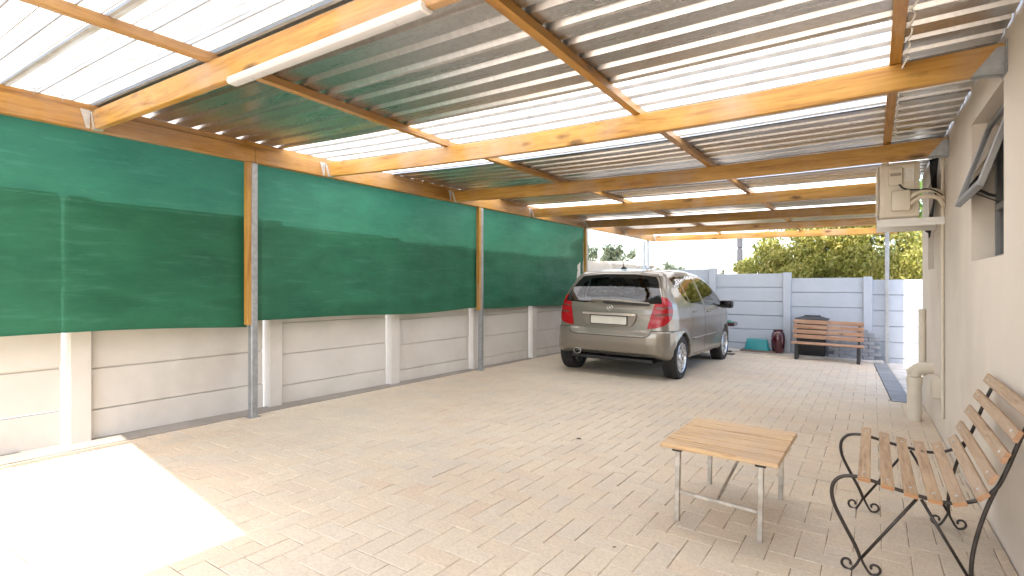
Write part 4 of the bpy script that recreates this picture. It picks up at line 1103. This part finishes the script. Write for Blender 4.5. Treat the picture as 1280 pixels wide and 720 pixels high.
for lab, b, s in (('feathery far tree above the grey roof, nearest the cloth edge', (-17.1, 34, -.1), .88), ('rounder grey green far tree above the long grey roof', (-14.8, 34.5, -.1), .82), ('small pale round far tree near the back carport post', (-12.6, 40, -.1), .75), ('small far tree standing right of the back carport post', (-9.2, 44, -.1), .7)):
    h = 4.7 * s if s > .8 else 3.4 * s
    tree('far_tree', lab, b, h * .55, [((-.5 * s, 0, h * .72), (.9 * s, .8 * s, .6 * s)), ((.5 * s, .2, h * .8), (.9 * s, .8 * s, .7 * s)), ((0, 0, h * .95), (.7 * s, .7 * s, .6 * s))], m_leaf3, .15, 1500, .12)
fb = thing('long_outbuilding', 'low pale outbuilding with a flat grey roof beyond the fence', 'building', (-11.2, 22, -.05), (0, 0, .35))
bm = bmesh.new(); box(bm, -4.5, 3.2, 0, 3.5, -.2, 2.1); obj('wall', bm, m_roofgrey, fb)
bm = bmesh.new(); box(bm, -4.8, 3.45, -.5, 3.8, 2.12, 2.32); obj('roof', bm, m_strip, fb)
bm = bmesh.new(); box(bm, -4.3, 3.0, -.03, -.005, .6, 2.08); obj('roller_door', bm, m_roofgrey, fb)
fw_ = thing('white_building', 'low white building with a parapet beyond the back fence', 'building', (-3.6, 22, 0))
bm = bmesh.new(); box(bm, -1.2, 2.6, 0, 3, -.2, 1.84); obj('wall', bm, m_farwall, fw_)
bm = bmesh.new(); box(bm, -1.3, 2.7, -.1, 3.1, 1.842, 1.93); obj('parapet', bm, m_farwall, fw_)
bm = bmesh.new()
for k in range(7): box(bm, -3.93, -3.76, 19.9, 20.06, -.3 + k * .47, -.3 + k * .47 + .44, .02)
box(bm, -3.90, -3.79, 19.93, 20.03, -.3, 3.0)
tag(obj('grey_pole', bm, m_polegrey), 'weathered grey ribbed pole left of the yellow green tree', 'pole')
bm = bmesh.new(); tube(bm, [(-6.52, 14.2, -.1), (-6.52, 14.2, 2.22)], .022, 10)
tag(obj('slim_pole', bm, m_pole), 'slim white pole standing beyond the fence, seen past the car roof', 'pole')

# ------------------------------------------------------------------ light, sky, camera
EL = R(58)
sc = bpy.context.scene
w = bpy.data.worlds.new('World'); sc.world = w; w.use_nodes = True
nt = w.node_tree; nt.nodes.clear(); g = N(nt)
sky = g.add('ShaderNodeTexSky', sky_type='NISHITA', sun_disc=False, sun_elevation=EL, sun_rotation=PI, air_density=1., dust_density=2.5, ozone_density=1.)
bg = g.add('ShaderNodeBackground', {'Color': sky.outputs[0], 'Strength': .15}); o = g.add('ShaderNodeOutputWorld', {'Surface': bg.outputs[0]})
sun = bpy.data.lights.new('sun', 'SUN'); sun.energy = 2.0; sun.angle = R(.5); sun.color = (1, .93, .84)
so = bpy.data.objects.new('sun', sun); C.objects.link(so); so.rotation_euler = (PI / 2 - EL, 0, 0); so.location = (0, -10, 12)
cam = bpy.data.cameras.new('camera'); cam.sensor_width = 36; cam.lens = 674.4 / 1280 * 36; cam.shift_y = -3.9 / 1280; cam.clip_end = 2000; cam.clip_start = .05
co = bpy.data.objects.new('camera', cam); C.objects.link(co); co.location = (0, 0, 1.235); co.rotation_euler = (PI / 2, 0, .5898)
sc.camera = co
sc.view_settings.view_transform = 'Standard'; sc.view_settings.look = 'None'; sc.view_settings.gamma = 1; sc.view_settings.exposure = 2.48
sc.view_settings.use_curve_mapping = False
sc.cycles.use_denoising = True
sc.cycles.max_bounces = 10; sc.cycles.diffuse_bounces = 6; sc.cycles.transparent_max_bounces = 12; sc.cycles.sample_clamp_indirect = 12
sc.cycles.caustics_reflective = False; sc.cycles.caustics_refractive = False
